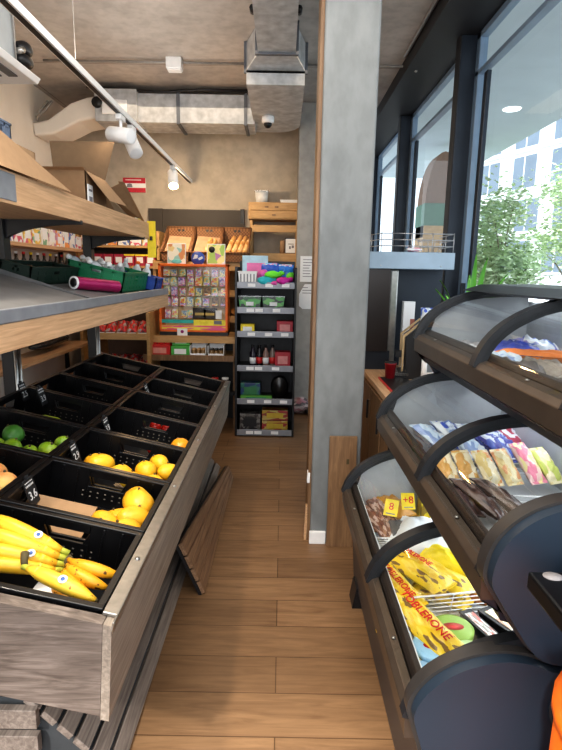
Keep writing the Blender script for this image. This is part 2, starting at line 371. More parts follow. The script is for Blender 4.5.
def tree(loc,h,r,seed,label):
    R=random.Random(seed)
    t=thing('street_tree',label,'tree',loc,(0,0,0),'young trees outside the windows')
    tr=MB(); br=[]
    tr.tube([(0,0,0),(.03,0,h*.2),(0,.02,h*.4),(-.02,0,h*.75)],[.045,.038,.03,.012],7)
    for j in range(12):
        a=R.uniform(0,6.28); z0=h*R.uniform(.28,.6); L=r*R.uniform(.6,1.0)
        e=(math.cos(a)*L,math.sin(a)*L,z0+h*R.uniform(.12,.35)); br.append(e)
        tr.tube([(0,0,z0),(e[0]*.5,e[1]*.5,z0+(e[2]-z0)*.6),e],[.02,.013,.005],5)
    tr.build('trunk',M['bark'],t)
    fo=MB()
    for j in range(5200):
        c=R.choice(br); 
        p=Vector((c[0]*R.uniform(.4,1.1)+R.gauss(0,.16),c[1]*R.uniform(.4,1.1)+R.gauss(0,.16),c[2]+R.gauss(0,.2)))
        a=R.uniform(0,6.28); ti=R.uniform(-1,1); L=R.uniform(.065,.12)
        d=Vector((math.cos(a),math.sin(a),ti*.6)).normalized(); s=d.cross(Vector((R.uniform(-1,1),R.uniform(-1,1),1))).normalized()*L*.33
        fo.add([p,p+d*L*.5+s,p+d*L,p+d*L*.5-s],[(0,1,2,3)])
    fo.build('foliage',M['leaf'],t)
tree((3.70,9.2,-.05),3.0,.62,3,'young pale green street tree outside window, left of the two')
tree((5.25,9.6,-.05),3.6,.95,5,'young pale green street tree outside window, right of the two')
kb=thing('kiosk','brown round-topped kiosk with green band seen through the second window','kiosk',(2.5,9,-.05))
pr=[(-.27,2.2)]+[(-.27+.02*0+(.27-.27*math.cos(t))*1.0,2.65+.85*math.sin(t)) for t in [PI*j/14 for j in range(15)]]+[(.27,2.2)]
MB().prism(pr,-.25,.25,'Y',0,True).build('hood',plain('brown_canvas',(.24,.14,.09),.8),kb)
MB().box(-.28,.28,-.28,.28,2.38,2.72).build('band',plain('dull_green_board',(.09,.19,.12),.6),kb)
MB().box(-.27,.27,-.27,.27,0,2.38).build('panel',M['pine'],kb)
# ------------------------------------------------------------------ ceiling services
dc=thing('ventilation_duct','galvanised rectangular ventilation duct under the concrete ceiling with rounded corner','duct',(0,0,3.09))
MB().box(-.205,.065,-1.5,4.18,0,.2).build('duct_section',M['duct'],dc)
MB().add([(-.205,4.16,0),(.065,4.16,0),(.145,4.49,0),(-.31,4.49,0),(-.205,4.16,.2),(.065,4.16,.2),(.145,4.49,.2),(-.31,4.49,.2)],[(0,1,2,3),(7,6,5,4),(0,4,5,1),(2,6,7,3),(1,5,6,2),(0,3,7,4)]).build('duct_transition',M['duct'],dc)
cor=[(-.31,4.49),(.145,4.49),(.145,5.62)]+[(-.10+.245*math.cos(a),5.62+.30*math.sin(a)) for a in [D(10*j) for j in range(10)]]+[(-.31,5.92)]
MB().prism(cor,-.10,.2,'Z').build('duct_corner',M['duct'],dc)
MB().box(-1.42,-.30,5.5,5.9,-.13,.13).build('duct_section',M['duct'],dc)
for y,x0,x1 in ((4.13,-.225,.085),(4.49,-.33,.165),(5.48,-.325,.16),(1.9,-.225,.085)):
    MB().box(x0,x1,y,y+.03,-.015,.205).build('flange',M['ductd'],dc)
for x in (-.40,-1.05): 
    MB().box(x,x+.03,5.48,5.91,-.145,.14).build('flange',M['ductd'],dc)
for x in (-.215,.075): MB().tube([(x,3.6,.05),(x,3.66,.05)],.018,8).build('bolt',M['blackm'],dc)
MB().tube([(-1.9,5.47,.17),(-1.2,5.46,.13),(-.8,5.47,.16),(-.35,5.47,.16)],.012,6).build('cable',M['blackm'],dc)
el=thing('duct_elbow','cream plastered duct bend curving down to the left wall','duct',(-1.42,5.7,3.09))
path=[(0,0,0),(-.30,0,.0),(-.48,0,-.01),(-.62,0,-.05),(-.74,0,-.12),(-.86,0,-.185),(-1.03,0,-.21)]
el_m=MB()
vs=[];hw=[.13]*7
for j,p in enumerate(path):
    a=path[max(0,j-1)];b=path[min(6,j+1)]; t=Vector(b)-Vector(a); t.normalize(); n=Vector((-t.z,0,t.x))
    if n.z<0 and abs(n.z)>.3: n=-n
    for s,yy in ((1,-.2),(-1,-.2),(-1,.2),(1,.2)): q=Vector(p)+n*s*(.12-.010*j); vs.append((q.x,yy,q.z))
fs=[(4*j+k,4*j+(k+1)%4,4*j+4+(k+1)%4,4*j+4+k) for j in range(6) for k in range(4)]
el_m.add(vs,fs+[(0,1,2,3),(27,26,25,24)],0,False); el_m.build('bend',M['white'],el,bevel=.02)
for j in (1,2): MB().tube([(-.78-.04*j,-.22,.04),(-.86-.04*j,-.24,-.06),(-.98,-.22,-.08-.03*j)],.012,6).build('cable',M['cable'],el)
dp=thing('duct_damper_box','grey damper box with white cover on the ceiling duct','damper box',(-1.62,5.44,3.09))
MB().box(-.20,.20,0,.42,-.14,.15).build('housing',M['duct'],dp,bevel=.004)
MB().box(-.13,.11,-.02,0,-.08,.05).build('cover',M['whitep'],dp,bevel=.008)
MB().lathe([(.04,0),(.05,.01),(.05,.03),(0,.03)],16,M=TR(-.17,-.0,.02)@RX(PI/2)).build('actuator',M['blackm'],dp)
jb=thing('junction_box','small white junction box on the ceiling conduit','junction box',(-.94,4.86,3.21))
MB().box(-.065,.065,-.05,.05,0,.09).build('housing',M['whitep'],jb,bevel=.008); MB().box(-.057,.057,-.042,.042,-.010,0).build('lid',M['whitep'],jb,bevel=.004)
cd=MB().tube([(-2.05,4.88,3.275),(-.32,4.88,3.275)],.011,6).tube([(.15,4.88,3.275),(.95,4.88,3.275),(1.02,4.85,3.27),(1.06,4.72,3.265-.08)],.011,6); cd=cd.build('ceiling_conduit',M['cable']); tag(cd,'thin grey conduit crossing the concrete ceiling from side to side','conduit')
cd=MB().tube([(.955,4.7,3.285),(.955,-1.4,3.285)],.012,6).build('ceiling_conduit',M['cable']); tag(cd,'grey conduit running along the dark soffit edge above the windows','conduit')
cm=thing('dome_camera','small white security dome camera under the duct corner','security camera',(-.165,5.35,2.99))
MB().lathe([(.055,0),(.06,-.02),(.058,-.05),(.045,-.06)],18).build('housing',M['whitep'],cm)
MB().lathe([(.04,-.055),(.036,-.08),(.022,-.098),(0,-.104)],18).build('dome',M['black'],cm)
MB().tube([(0,0,0),(0,.16,.02)],.02,8).build('mount',M['whitep'],cm)
# track light
tk=thing('lighting_track','white ceiling lighting track hung on thin wires, running along the left aisle','track light',(-1.03,0,2.5))
MB().box(-.022,.022,.4,6.1,0,.035,0).box(-.013,.013,.4,6.1,-.004,0,1).build('rail',[M['whitep'],M['blackm']],tk,bevel=.003)
for y in (1.2,2.83): MB().tube([(0,y,.035),(0,y,.8)],.0013,5).build('suspension_wire',M['cable'],tk)
def spot(loc,rot,label,lit=False):
    t=thing('track_spotlight',label,'spotlight',loc,(0,0,0),'spotlights on the white track')
    MB().box(-.018,.018,-.05,.05,-.03,.0).tube([(0,0,-.02),(0,0,-.085)],.010,8).build('adapter',M['whitep'],t,bevel=.003)
    Mx=TR(0,0,-.115)@RZ(rot[2])@RX(rot[0])
    MB().lathe([(0,-.10),(.04,-.098),(.047,-.088),(.047,.085),(.043,.087)],20,M=Mx).build('lamp_head',M['whitep'],t)
    MB().lathe([(.041,.0875),(.038,.0885),(0,.0885)],20,M=Mx).build('lens',M['bulb'] if lit else M['paper'],t)
spot((-1.03,3.55,2.497),(D(100),0,D(62)),'white track spotlight, nearer of the pair, aimed at the left shelves')
spot((-1.03,3.80,2.497),(D(140),0,D(40)),'white track spotlight hanging just behind the nearer one')
spot((-1.03,5.15,2.497),(D(140),0,D(15)),'lit track spotlight glowing warm near the back wall',True)
# air unit top left
ac=thing('air_conditioner','grey ceiling air conditioner with white vented underside above the left shelves','air conditioner',(-1.9,2.6,2.62))
MB().box(-.5,.33,-1.4,.78,.08,.66).build('housing',M['greyblue'] if False else plain('pale_grey_casing',(.42,.45,.47),.5,scale=5),ac,bevel=.01)
MB().prism([(-.5,0),(.43,0),(.45,.03),(.36,.09),(-.5,.09)],-1.4,.80,'Y').build('fascia',M['whitep'],ac,bevel=.004)
for j in range(4): MB().box(.06+.09*j,.11+.09*j,-1.3,.66,-.006,0).build('vent_slot',M['ductd'],ac)
for y in (.74,-.9): MB().tube([(.34,y,.1),(.34,y,.68)],.006,6).build('hanger_rod',M['cable'],ac)
fo=thing('pipe_joint','black foam-wrapped pipe joint beside the grey air conditioner','pipe',(-1.555,3.44,2.79))
MB().blob((0,0,.034),(.045,.07,.04),1).blob((0,0,-.034),(.045,.07,.04),2).build('foam_sleeve',M['blackm'],fo)
MB().tube([(-.09,-.03,.0),(.035,-.085,.0)],.018,8).build('valve',M['chrome'],fo)
# ------------------------------------------------------------------ produce stand
T=D(12.5); X0,Z0=-.405,.695
TM=TR(X0,0,Z0)@RY(T)
L0=Vector((-.95,2.65,0)); TL=TR(*(-L0))@TM
st=thing('produce_stand','long sloping grey oak produce stand with slatted plinth filling the left side of the aisle','produce stand',L0)
WL=TR(*(-L0)); tt=math.tan(T)
def para(x0,x1,h,y0,y1): return MB().prism([(X0+x1,Z0-.005-x1*tt),(X0+x0,Z0-.005-x0*tt),(X0+x0-.018*h/.26,Z0-.005-x0*tt-h),(X0+x1-.018*h/.26,Z0-.005-x1*tt-h)],y0,y1,'Y',0,False,WL)
para(-.022,.0,.272,1.16,4.12).build('fascia_board',M['oak'],st,bevel=.002)
para(-1.06,-.023,.262,1.16,1.195).build('end_board',M['oakr'],st,bevel=.002)
para(-1.06,-.023,.262,4.09,4.12).build('end_board',M['oakr'],st,bevel=.002)
MB().box(-1.13,-.02,1.195,4.09,-.205,-.19,0,TL).build('deck',M['blackm'],st)
MB().box(-.034,.005,1.192,4.12,-.004,.006,0,TL).box(.0,.006,1.16,4.12,-.028,.006,0,TL).build('trim_strip',M['chrome'],st,bevel=.002)
for y in (1.45,2.0,2.6,3.3,3.9): MB().lathe([(.008,.006),(.008,.009),(0,.010)],10,M=TL@TR(-.016,y,0)).build('screw',M['chrome'],st)
def gl(p): return tuple(Vector(p)-L0)
# plinth: inclined slats on the aisle side, end slats, dark core
ang=math.atan2(.24,.24)
for j in range(6):
    a=j/5; x=-.735+.235*a; z=.255-.235*a
    Mx=TR(*gl((x,0,z)))@RY(D(45))
    MB().box(-.026,.026,1.38,4.05,-.011,.011,0,Mx).build('slat',M['slat'],st,bevel=.002)
MB().prism([gl((-.76,0,.265))[::2],gl((-.49,0,-.0))[::2],gl((-1.6,0,0))[::2],gl((-1.6,0,.265))[::2]],1.40-L0.y,4.05-L0.y,'Y').build('plinth_core',plain('charcoal_backing',(.05,.055,.06),.7),st)
for z in (.045,.135,.225): MB().box(-1.60,-.715-(.225-z)*.0,1.36,1.385,z-.035,z+.03,0,TR(*(-L0))).build('end_slat',M['slat'],st,bevel=.002)
MB().box(-1.58,-.78,1.5,4.0,.265,.42,0,TR(*(-L0))).build('support_frame',M['blackm'],st)
# leaning slatted flap
pn=thing('slatted_panel','brown slatted wooden panel leaning out from under the produce stand onto the floor','slatted panel',(-.36,3.1,0))
Mx=RY(-math.atan2(.115,.27))
def hz(y): return .295-.19*(y+.765)/1.515
MB().add([(x,y,z) for x in (-.022,-.008) for y,z in ((-.765,0),(.75,0),(.75,hz(.75)),(-.765,hz(-.765)))],[(0,1,2,3),(7,6,5,4),(0,4,5,1),(1,5,6,2),(2,6,7,3),(3,7,4,0)],0,False,Mx).build('backing',M['blackm'],pn)
for j in range(4):
    f0,f1=(.02+.245*j),(.245*(j+1)-.005)
    MB().add([(x,y,f*hz(y)) for x in (-.008,.012) for y,f in ((-.76,f0),(.745,f0),(.745,f1),(-.76,f1))],[(0,1,2,3),(7,6,5,4),(0,4,5,1),(1,5,6,2),(2,6,7,3),(3,7,4,0)],0,False,Mx).build('slat',M['slatb'],pn,bevel=.002)
# crates
def crate_mesh():
    m=MB(); X,Y,H,w=.240,.198,.165,.011
    m.box(-X+.01,X-.01,-Y+.01,Y-.01,-H,-H+.01)
    for s in (-1,1):
        y0,y1=sorted((s*Y,s*(Y-w)))
        h0,h1,hw=-.075,-.035,.075
        m.box(-X,-hw,y0,y1,-H,0); m.box(hw,X,y0,y1,-H,0); m.box(-hw,hw,y0,y1,-H,h0); m.box(-hw,hw,y0,y1,h1,0)
        for sx in (-1,1):
            m.add([(sx*hw,y0,h0),(sx*(hw-.018),y0,h0),(sx*hw,y0,h1),(sx*hw,y1,h0),(sx*(hw-.018),y1,h0),(sx*hw,y1,h1)],[(0,1,2),(3,5,4),(1,4,5,2)])
        x0,x1=sorted((s*X,s*(X-w))); hw=.055
        m.box(x0,x1,-Y,-hw,-H,0); m.box(x0,x1,hw,Y,-H,0); m.box(x0,x1,-hw,hw,-H,h0); m.box(x0,x1,-hw,hw,h1,0)
        # rim lips
        y0,y1=sorted((s*(Y+.003),s*(Y-.017))); m.box(-X-.002,X+.002,y0,y1,-.006,.004)
        x0,x1=sorted((s*(X+.003),s*(X-.017))); m.box(x0,x1,-Y,Y,-.006,.0035)
        # ribs and vent studs on the inside of the far wall
        for x in (-.18,-.12,.12,.18):
            y0,y1=sorted((s*(Y+.003),s*(Y-w-.003))); m.box(x-.004,x+.004,y0,y1,-H,-.008)
    return m
def vents():
    m=MB()
    for s in (-1,1):
        for j in range(7):
            for k in range(2): m.bx((-.09+.03*j,s*.1925,-.098-.02*k),(.008,.013,.006))
    return m
ventm=plain('vent_light_dot',(.20,.18,.15),.5)  # pale colour stands for light showing through the small vent holes
what={(0,0):'holding banana bunches, at the near aisle corner of the stand',(0,1):'holding yellow mangoes and a cardboard divider',(0,2):'holding lemons, in the aisle column',
(0,3):'with one orange and a red apple, in the aisle column',(0,4):'nearly empty, in the middle of the aisle column',(0,5):'empty, second from the far end, aisle column',(0,6):'empty, at the far end, aisle column',
(1,0):'at the near shelf-side corner of the stand, left of the bananas',(1,1):'holding blushed peaches',(1,2):'holding limes',(1,3):'holding a cucumber, in the shelf-side column',(1,4):'with a single green pear, in the shelf-side column',(1,5):'empty, second from the far end, shelf-side column',(1,6):'empty, at the far end beside the shelf post'}
def cc(c,r): return Vector((-.280-.490*c,1.205+.2+.41*r,0))
proto=None
for (c,r),w in what.items():
    loc=TM@cc(c,r)
    lab='black plastic produce crate '+w
    if proto is None:
        proto=thing('produce_crate',lab,'crate',loc,(0,T,0),'black crates on the produce stand')
        cm_=crate_mesh(); vv=vents(); cm_.add(vv.v,vv.f,1); cm_.build('crate_body',[M['black'],ventm],proto,bevel=.0018)
    else: dup(proto,loc,(0,T,0),lab)
def fp(c,r,u,v,w): return TM@(cc(c,r)+Vector((u,v,-.155+w)))
# liners
o=thing('cardboard_liner','folded brown cardboard divider inside the mango crate','cardboard',fp(0,1,-.06,0,0),(0,T,0))
MB().box(-.165,.08,.02,.026,0,.085).add([(-.165,.02,.085),(.08,.02,.085),(.08,-.165,.012),(-.165,-.165,.012)],[(0,1,2,3)]).build('folded_sheet',M['cardb'],o)
o=thing('paper_pad','white paper pad under the bananas','paper pad',fp(0,0,0,0,.002),(0,T,0))
MB().box(.0,.14,-.10,.02,0,.045).build('pad',M['paper'],o,bevel=.004)
# fruit
def fruit_things(spec,name,mat,cat,group,labels,rad,amp=.05,stem=True):
    for j,(c,r,u,v,w,s) in enumerate(spec):
        R=random.Random(j*7+len(spec)+c*31+r*17)
        t=thing(name,labels[j],cat,fp(c,r,u*.82,v,w),(R.uniform(-.5,.5),R.uniform(-.5,.5),R.uniform(0,6)),group)
        rr=[q*s for q in rad]
        b=MB().blob((0,0,0),rr,j+c*5+r,amp,18,12)
        b.build('fruit_body',mat,t)
        if stem: MB().lathe([(.004*s/1,0),(.005,.004),(.003,.008),(0,.008)],8,c=(0,0,rr[2]*.985)).build('stem_end',M['banst'],t)
def labs(fmt,n,way): return [fmt%(ORD[j],way) for j in range(n)]
mg=[(0,1,.11,-.10,.09,1.05),(0,1,.19,-.13,.09,1.15),(0,1,.215,-.03,.10,1.1),(0,1,.19,.07,.115,1.3),(0,1,.12,.02,.05,1.0),(0,1,.25,-.13,.05,.85)]
fruit_things(mg,'mango',M['mango'],'mango','mangoes in the crate',labs('ripe yellow mango, %s from the left among those beside %s',6,'the cardboard divider'),(.062,.046,.042),.06)
ln=[(0,2,-.10,-.06,.105,1.35),(0,2,.02,-.09,.10,1.1),(0,2,.085,-.12,.095,1.0),(0,2,.13,-.04,.115,1.2),(0,2,.20,-.12,.10,1.1),(0,2,.17,.07,.115,1.15),(0,2,.245,.0,.115,1.1),(0,2,.25,-.10,.07,.95),(0,2,-.17,.03,.07,1.0)]
fruit_things(ln,'lemon',M['lemon'],'lemon','lemons in the third aisle crate',labs('yellow lemon, %s placed in the %s',9,'aisle crate behind the mangoes'),(.048,.037,.036),.05)
fruit_things([(0,3,.23,-.06,.105,1.35)],'orange',M['orangef'],'orange',None,['single bright orange in the right end of a crate, behind the lemons'],(.04,.04,.039),.02)
fruit_things([(0,3,.08,-.09,.085,1.0),(0,4,-.02,-.13,.07,.9),(0,4,.06,-.13,.07,.9)],'apple',M['tomato'],'apple',None,['red apple left of the single orange','red apple seen through a crate handle, left of two','red apple seen through a crate handle, right of two'],(.038,.038,.036),.04)
pe=[(1,1,.12,-.10,.105,1.1),(1,1,.04,-.13,.10,1.1),(1,1,.215,-.02,.11,1.2),(1,1,.12,.06,.10,1.15),(1,1,.05,-.02,.085,1.1),(1,1,-.04,-.11,.085,1.1),(1,1,.09,.03,.155,1.1),(1,1,-.03,-.01,.13,1),(1,1,-.04,.08,.08,1.1)]
fruit_things(pe,'peach',M['peach'],'peach','peaches in the crate left of the mangoes',labs('blushed orange and yellow peach, %s laid in the crate left of %s',9,'the mangoes'),(.046,.046,.043),.03)
li=[(1,2,.06,-.11,.115,1.2),(1,2,.145,-.11,.11,1.05),(1,2,.225,-.07,.12,1.2),(1,2,.25,.03,.125,1.1),(1,2,-.02,-.11,.11,1.1)]
fruit_things(li,'lime',M['lime'],'lime','limes in the crate',labs('yellow-green lime, %s placed in the crate behind %s',5,'the peaches'),(.036,.031,.031),.04)
fruit_things([(1,2,.0,-.01,.13,1.05)],'green_lemon',M['avo'],'lime',None,['large dark green lime at the left of the yellow-green limes'],(.047,.04,.042),.04)
for nm,c,r,lab,mt in (('cucumber',1,3,'green cucumber seen through a crate handle behind the limes',M['pear']),('courgette',0,4,'green courgette seen through a crate handle in the aisle column',M['pear'])):
    t=thing(nm,lab,'vegetable',fp(c,r,-.02 if c else -.0,.02,.06),(0,T,.15))
    MB().tube([(-.07,0,.0),(-.06,.004,0),(-.03,.008,.004),(.03,.006,.004),(.06,0,0),(.075,-.004,0)],[.008,.018,.022,.021,.016,.007],12).build('vegetable_body',mt,t)
    MB().tube([(.075,-.004,0),(.09,-.006,.003)],.006,8).build('stem_end',M['banst'],t)
fruit_things([(1,4,.1,-.10,.07,1.0)],'pear',M['pear'],'pear',None,['single green pear in a crate of the shelf-side column'],(.036,.036,.048),.04)
# bananas
def banana(parent,ang0,span,R,z0,mat,base,tilt=0,r=.0185,lenr=None):
    pts=[];n=13
    for j in range(n):
        a=j/(n-1)
        th=span*a
        x=R*math.sin(th); y=R*(1-math.cos(th))
        pts.append(Vector((x,y,0)))
    rs=[.006,.0075,.009,.0135,.0165,.018,.0187,.0187,.018,.0165,.0135,.009,.005]
    rs=[q*r/.0185 for q in rs]
    Mx=TR(*base)@RZ(ang0)@RX(tilt)
    b=MB().tube(pts[1:-1],rs[1:-1],6 if False else 10,M=Mx,sq=.94).build('banana',mat,parent)
    MB().tube(pts[:3],[.0055,.0065,.0088],8,M=Mx).build('stalk',M['bang'],b)
    e=pts[-1]; d=(pts[-1]-pts[-2]).normalized()
    MB().tube([pts[-2]-d*.004,e,e+d*.006],[.0088,.0055,.004],8,M=Mx).build('tip',M['banst'],b)
    # little round sticker
    return b
def sticker(parent,p,rot):
    MB().lathe([(.0125,0),(.0125,.0008),(0,.001)],16,M=TR(*p)@rot).lathe([(.006,.0009),(.006,.0013),(0,.0014)],12,1,M=TR(*p)@rot).build('sticker',[M['paper'],plain('sticker_blue',(.05,.12,.35),.5)],parent)
def ban(parent,start,hd,turn,n,step,r,mat,zf,stk,name='banana',tip=True):
    x,y=start[0],start[1]; pts=[]; hd=D(hd)
    for q in range(n):
        pts.append(Vector((x,y,start[2]+zf(q/(n-1))))); x+=step*math.cos(hd); y+=step*math.sin(hd); hd+=D(turn)
    prof=[.34,.42,.62,.82,.93,.98,1,1,.98,.92,.80,.58,.32]
    rs=[prof[round(q/(n-1)*12)]*r for q in range(n)]
    bo=MB().tube(pts[1:],rs[1:],10,sq=.92).build(name,mat,parent)
    MB().tube(pts[:4],[rs[0]*1.15,rs[0]*1.1,rs[1]*1.12,rs[3]*1.005],8).build('stalk',stk,bo)
    d=(pts[-1]-pts[-2]).normalized(); MB().tube([pts[-1]-d*.004,pts[-1]+d*.006],[rs[-1]*1.05,rs[-1]*.7],8).build('tip',M['banst'],bo)
    return pts
bA=thing('banana_bunch','bunch of large yellow bananas with crown at the right, nearest the left frame edge','bananas',fp(0,0,.06,.05,.08),(0,T,0),'banana bunches in the near crate')
for j,(hd,y,z,tn) in enumerate(((188,.045,.052,-3.2),(196,.012,.036,-3.4),(205,-.022,.018,-3.6),(214,-.05,.0,-3.8))):
    pts=ban(bA,(-.004,y*.35,z*.7),hd,tn,13,.0235,.0235,M['ban'],lambda s:.02*math.sin(s*3)+.012*(3-j)*s,M['bang'])
    if j in (0,2): sticker(bA,(pts[4].x,pts[4].y-.010,pts[4].z+.0205),RX(D(30)))
MB().blob((.004,.0,.016),(.014,.018,.026),3,.15,10,8).build('crown',M['banst'],bA)
bB=thing('banana_bunch','bunch of spotted deep yellow ripe bananas at the right end of the near crate','bananas',fp(0,0,.065,.045,.08),(0,T,0),'banana bunches in the near crate')
for j,(hd,z,tn) in enumerate(((-42,.03,6.6),(-62,.016,7.2),(-80,.002,7.8),(-100,-.012,8.6))):
    ban(bB,(.0,-.004*j,z),hd,tn,12,.0158,.0205,M['banr'],lambda s:.014*math.sin(s*3),M['banr'])
MB().blob((0,0,.012),(.012,.012,.018),5,.15,10,8).build('crown',M['banst'],bB)
bC=thing('banana_bunch','single yellow banana with green stalk lying in front of the others','bananas',fp(0,0,-.025,-.06,.13),(0,T,0),'banana bunches in the near crate')
pts=ban(bC,(0,0,0),-27,1.5,13,.0205,.0225,M['ban'],lambda s:.012*math.sin(s*3),M['bang'])
MB().tube([(-.012,.03,.022),(-.004,.012,.010),(0.004,.0,.0)],[.012,.010,.009],8).build('crown',M['banst'],bC)
sticker(bC,(pts[7].x,pts[7].y-.008,pts[7].z+.020),RX(D(25)))
# chalk price cards
def card(c,r,u,v,w,lab,txt):
    t=thing('price_card',lab,'price card',fp(c,r,u,v,w),(0,T,0),'black chalk price cards')
    Mx=RY(D(62))@RZ(PI/2)
    cdm=MB().box(-.036,.036,-.05,.05,-.0015,.0015,0,Mx).build('card',M['chalkb'],t,bevel=.001)
    a=bpy.data.objects.new('x',None)
    rot=(RY(D(62))@RZ(PI/2)).to_euler()
    text(txt,.045,M['chalk'],t,RY(D(62))@RZ(PI/2)@Vector((0,-.014,.0022)),rot,'chalk_price')
    m=MB(); RR=random.Random(c*7+r)
    for k in range(2):
        xx=-.028
        while xx<.02:
            q=RR.uniform(.004,.009); m.box(xx,xx+q,.020+k*.014,.027+k*.014,.0016,.002,0,Mx); xx+=q+.003
    m.build('chalk_writing',M['chalk'],t)
    MB().box(-.008,.008,.045,.062,-.004,.004,0,Mx).build('clip',M['blackm'],t)
card(0,1,-.207,-.03,.12,'black chalk price card at the left of the mango crate','3.6')
card(0,2,-.207,-.03,.12,'black chalk price card at the left of the lemon crate','2.9')
card(0,3,-.207,-.02,.12,'black chalk price card at the left of the crate with one orange','3.9')
card(0,5,-.207,-.02,.12,'small black chalk price card in an empty crate of the aisle column','1.5')
card(1,3,-.13,.15,.14,'black chalk price card behind the limes, right of two','3.9')
card(1,3,-.23,.15,.14,'black chalk price card behind the limes, left of two','2.5')
# ------------------------------------------------------------------ gondola shelving over the produce
gs=thing('shelving_unit','oak-fronted two-tier shelving unit on black posts above the produce crates','shelving',(-1.45,2.8,0))
gx=-1.45; gy=2.8
def S(m,n,mat,bev=.002,par=gs): return m.build(n,mat,par,bevel=bev)
for y in (1.55,2.8,4.05):
    po=S(MB().box(-.03,.03,y-gy-.035,y-gy+.035,0,1.86),'post',M['blackm'])
    MB().tube([(.035,y-gy-.02,.3),(.035,y-gy-.02,1.28)],.011,8).tube([(.035,y-gy+.022,.3),(.035,y-gy+.022,1.28)],.011,8).build('post_tube',M['chrome'],po)
    MB().box(-.32,.5,y-gy-.03,y-gy+.03,0,.08).build('foot',M['blackm'],po)
    # curved brackets
    for zt,L,hh in ((1.795,.42,.12),(1.285,.52,.10)):
        pr=[(.0,0),(L,0),(L,-.02)]+[(L*(1-math.sin(a)),-.02-hh*(1-math.cos(a))) for a in [D(12*k) for k in range(1,8)]]+[(0,-hh)]
        MB().prism([(x,zt+z) for x,z in pr],y-gy-.012,y-gy+.012,'Y').build('bracket',M['blackm'],gs)
ya,yb=1.30-gy,4.20-gy
u=S(MB().box(.0,.40,ya,yb,1.795,1.825),'shelf_board',M['oakw'])
S(MB().box(.40,.417,ya,yb,1.788,1.908),'shelf_fascia',M['oakw'])
S(MB().box(.416,.421,ya,2.13-gy,1.80,1.90),'price_plate',M['railb'])
S(MB().box(-.02,.0,ya,yb,1.795,1.86),'shelf_back_lip',M['blackm'])
S(MB().box(.0,.545,ya,yb,1.279,1.30),'shelf_board',M['oakw'])
S(MB().box(.535,.553,ya,yb,1.279,1.372),'shelf_fascia',M['oakw'])
S(MB().box(.545,.557,ya,yb,1.372,1.420,0),'price_rail',M['railb'],.004)
S(MB().add([(.535,ya,1.395),(.535,2.66-gy,1.395),(-.03,2.66-gy,1.545),(-.03,ya,1.545)],[(0,1,2,3)]).box(-.035,-.02,ya,2.66-gy,1.30,1.60).add([(.535,2.66-gy,1.395),(-.03,2.66-gy,1.545),(-.03,2.66-gy,1.30),(.535,2.66-gy,1.30)],[(0,1,2,3)]).add([(.535,2.655-gy,1.40),(-.03,2.655-gy,1.575),(-.03,2.66-gy,1.545),(.535,2.66-gy,1.395)],[(0,1,2,3)]),'sloping_tray',M['tray'],0)
S(MB().add([(.535,2.66-gy,1.385),(.535,yb,1.385),(.02,yb,1.50),(.02,2.66-gy,1.50)],[(0,1,2,3)]),'sloping_tray',M['tray'],0)
# goods on the lower shelf
SL=math.atan2(.115,.515)
def lattice_crate(name,lab,loc,rot,dx,dy,h,mat,nx=5,ny=7,nz=3,grp=None):
    t=thing(name,lab,'crate',loc,rot,grp); m=MB(); w=.008
    m.box(0,dx,0,dy,0,.008)
    for z in (0,h-.02): 
        for a in (0,dx-w): m.box(a,a+w,0,dy,z,z+.02)
        for a in (0,dy-w): m.box(0,dx,a,a+w,z,z+.02)
    for k in range(1,nz): 
        z=h*k/nz
        for a in (0,dx-w): m.box(a+.001,a+w-.001,0,dy,z-.006,z+.006)
        for a in (0,dy-w): m.box(0,dx,a+.001,a+w-.001,z-.006,z+.006)
    for k in range(nx+1):
        x=(dx-.012)*k/nx
        for a in (0,dy-w): m.box(x,x+.012,a,a+w,0,h)
    for k in range(ny+1):
        y=(dy-.012)*k/ny
        for a in (0,dx-w): m.box(a,a+w,y,y+.012,0,h)
    # thin web set back in the lattice, broken by hand holes
    for a in (.003,dx-.005):
        m.box(a,a+.002,0,dy*.42,.01,h*.98); m.box(a,a+.002,dy*.58,dy,.01,h*.98); m.box(a,a+.002,dy*.42,dy*.58,.01,h*.55)
    for a in (.003,dy-.005):
        m.box(0,dx*.4,a,a+.002,.01,h*.98); m.box(dx*.6,dx,a,a+.002,.01,h*.98); m.box(dx*.4,dx*.6,a,a+.002,.01,h*.6)
    m.build('crate_body',mat,t)
    r=MB()
    for a in (0,dx-w): r.box(a-.004,a+w+.004,-.004,dy+.004,h-.008,h+.003)
    for a in (0,dy-w): r.box(-.004,dx+.004,a-.004,a+w+.004,h-.008,h+.003)
    r.build('rim',mat,t,bevel=.002)
    return t
def onshelf(dx): return 1.385+ .115*(.535-dx)/.515
lattice_crate('bottle_crate','green plastic lattice crate full of wrapped bottles on the lower shelf',(-1.45+.09,3.36,onshelf(.09)+.004),(0,SL,0),.36,.58,.125,M['green'])
lattice_crate('bottle_crate','small blue plastic crate behind the green crate at the shelf end',(-1.45+.15,3.97,onshelf(.15)+.004),(0,SL,0),.36,.21,.10,M['blue'],4,3,2)
lattice_crate('vegetable_crate','dark green empty crate lying behind the green crate near the posts',(-1.45+.02,2.70,onshelf(.02)+.004),(0,SL,0),.16,.62,.09,M['dkgreen'],2,7,2)
clearw=plain('silvery_wrap',(.55,.58,.60),.22,var=.3,scale=25); 
k=0
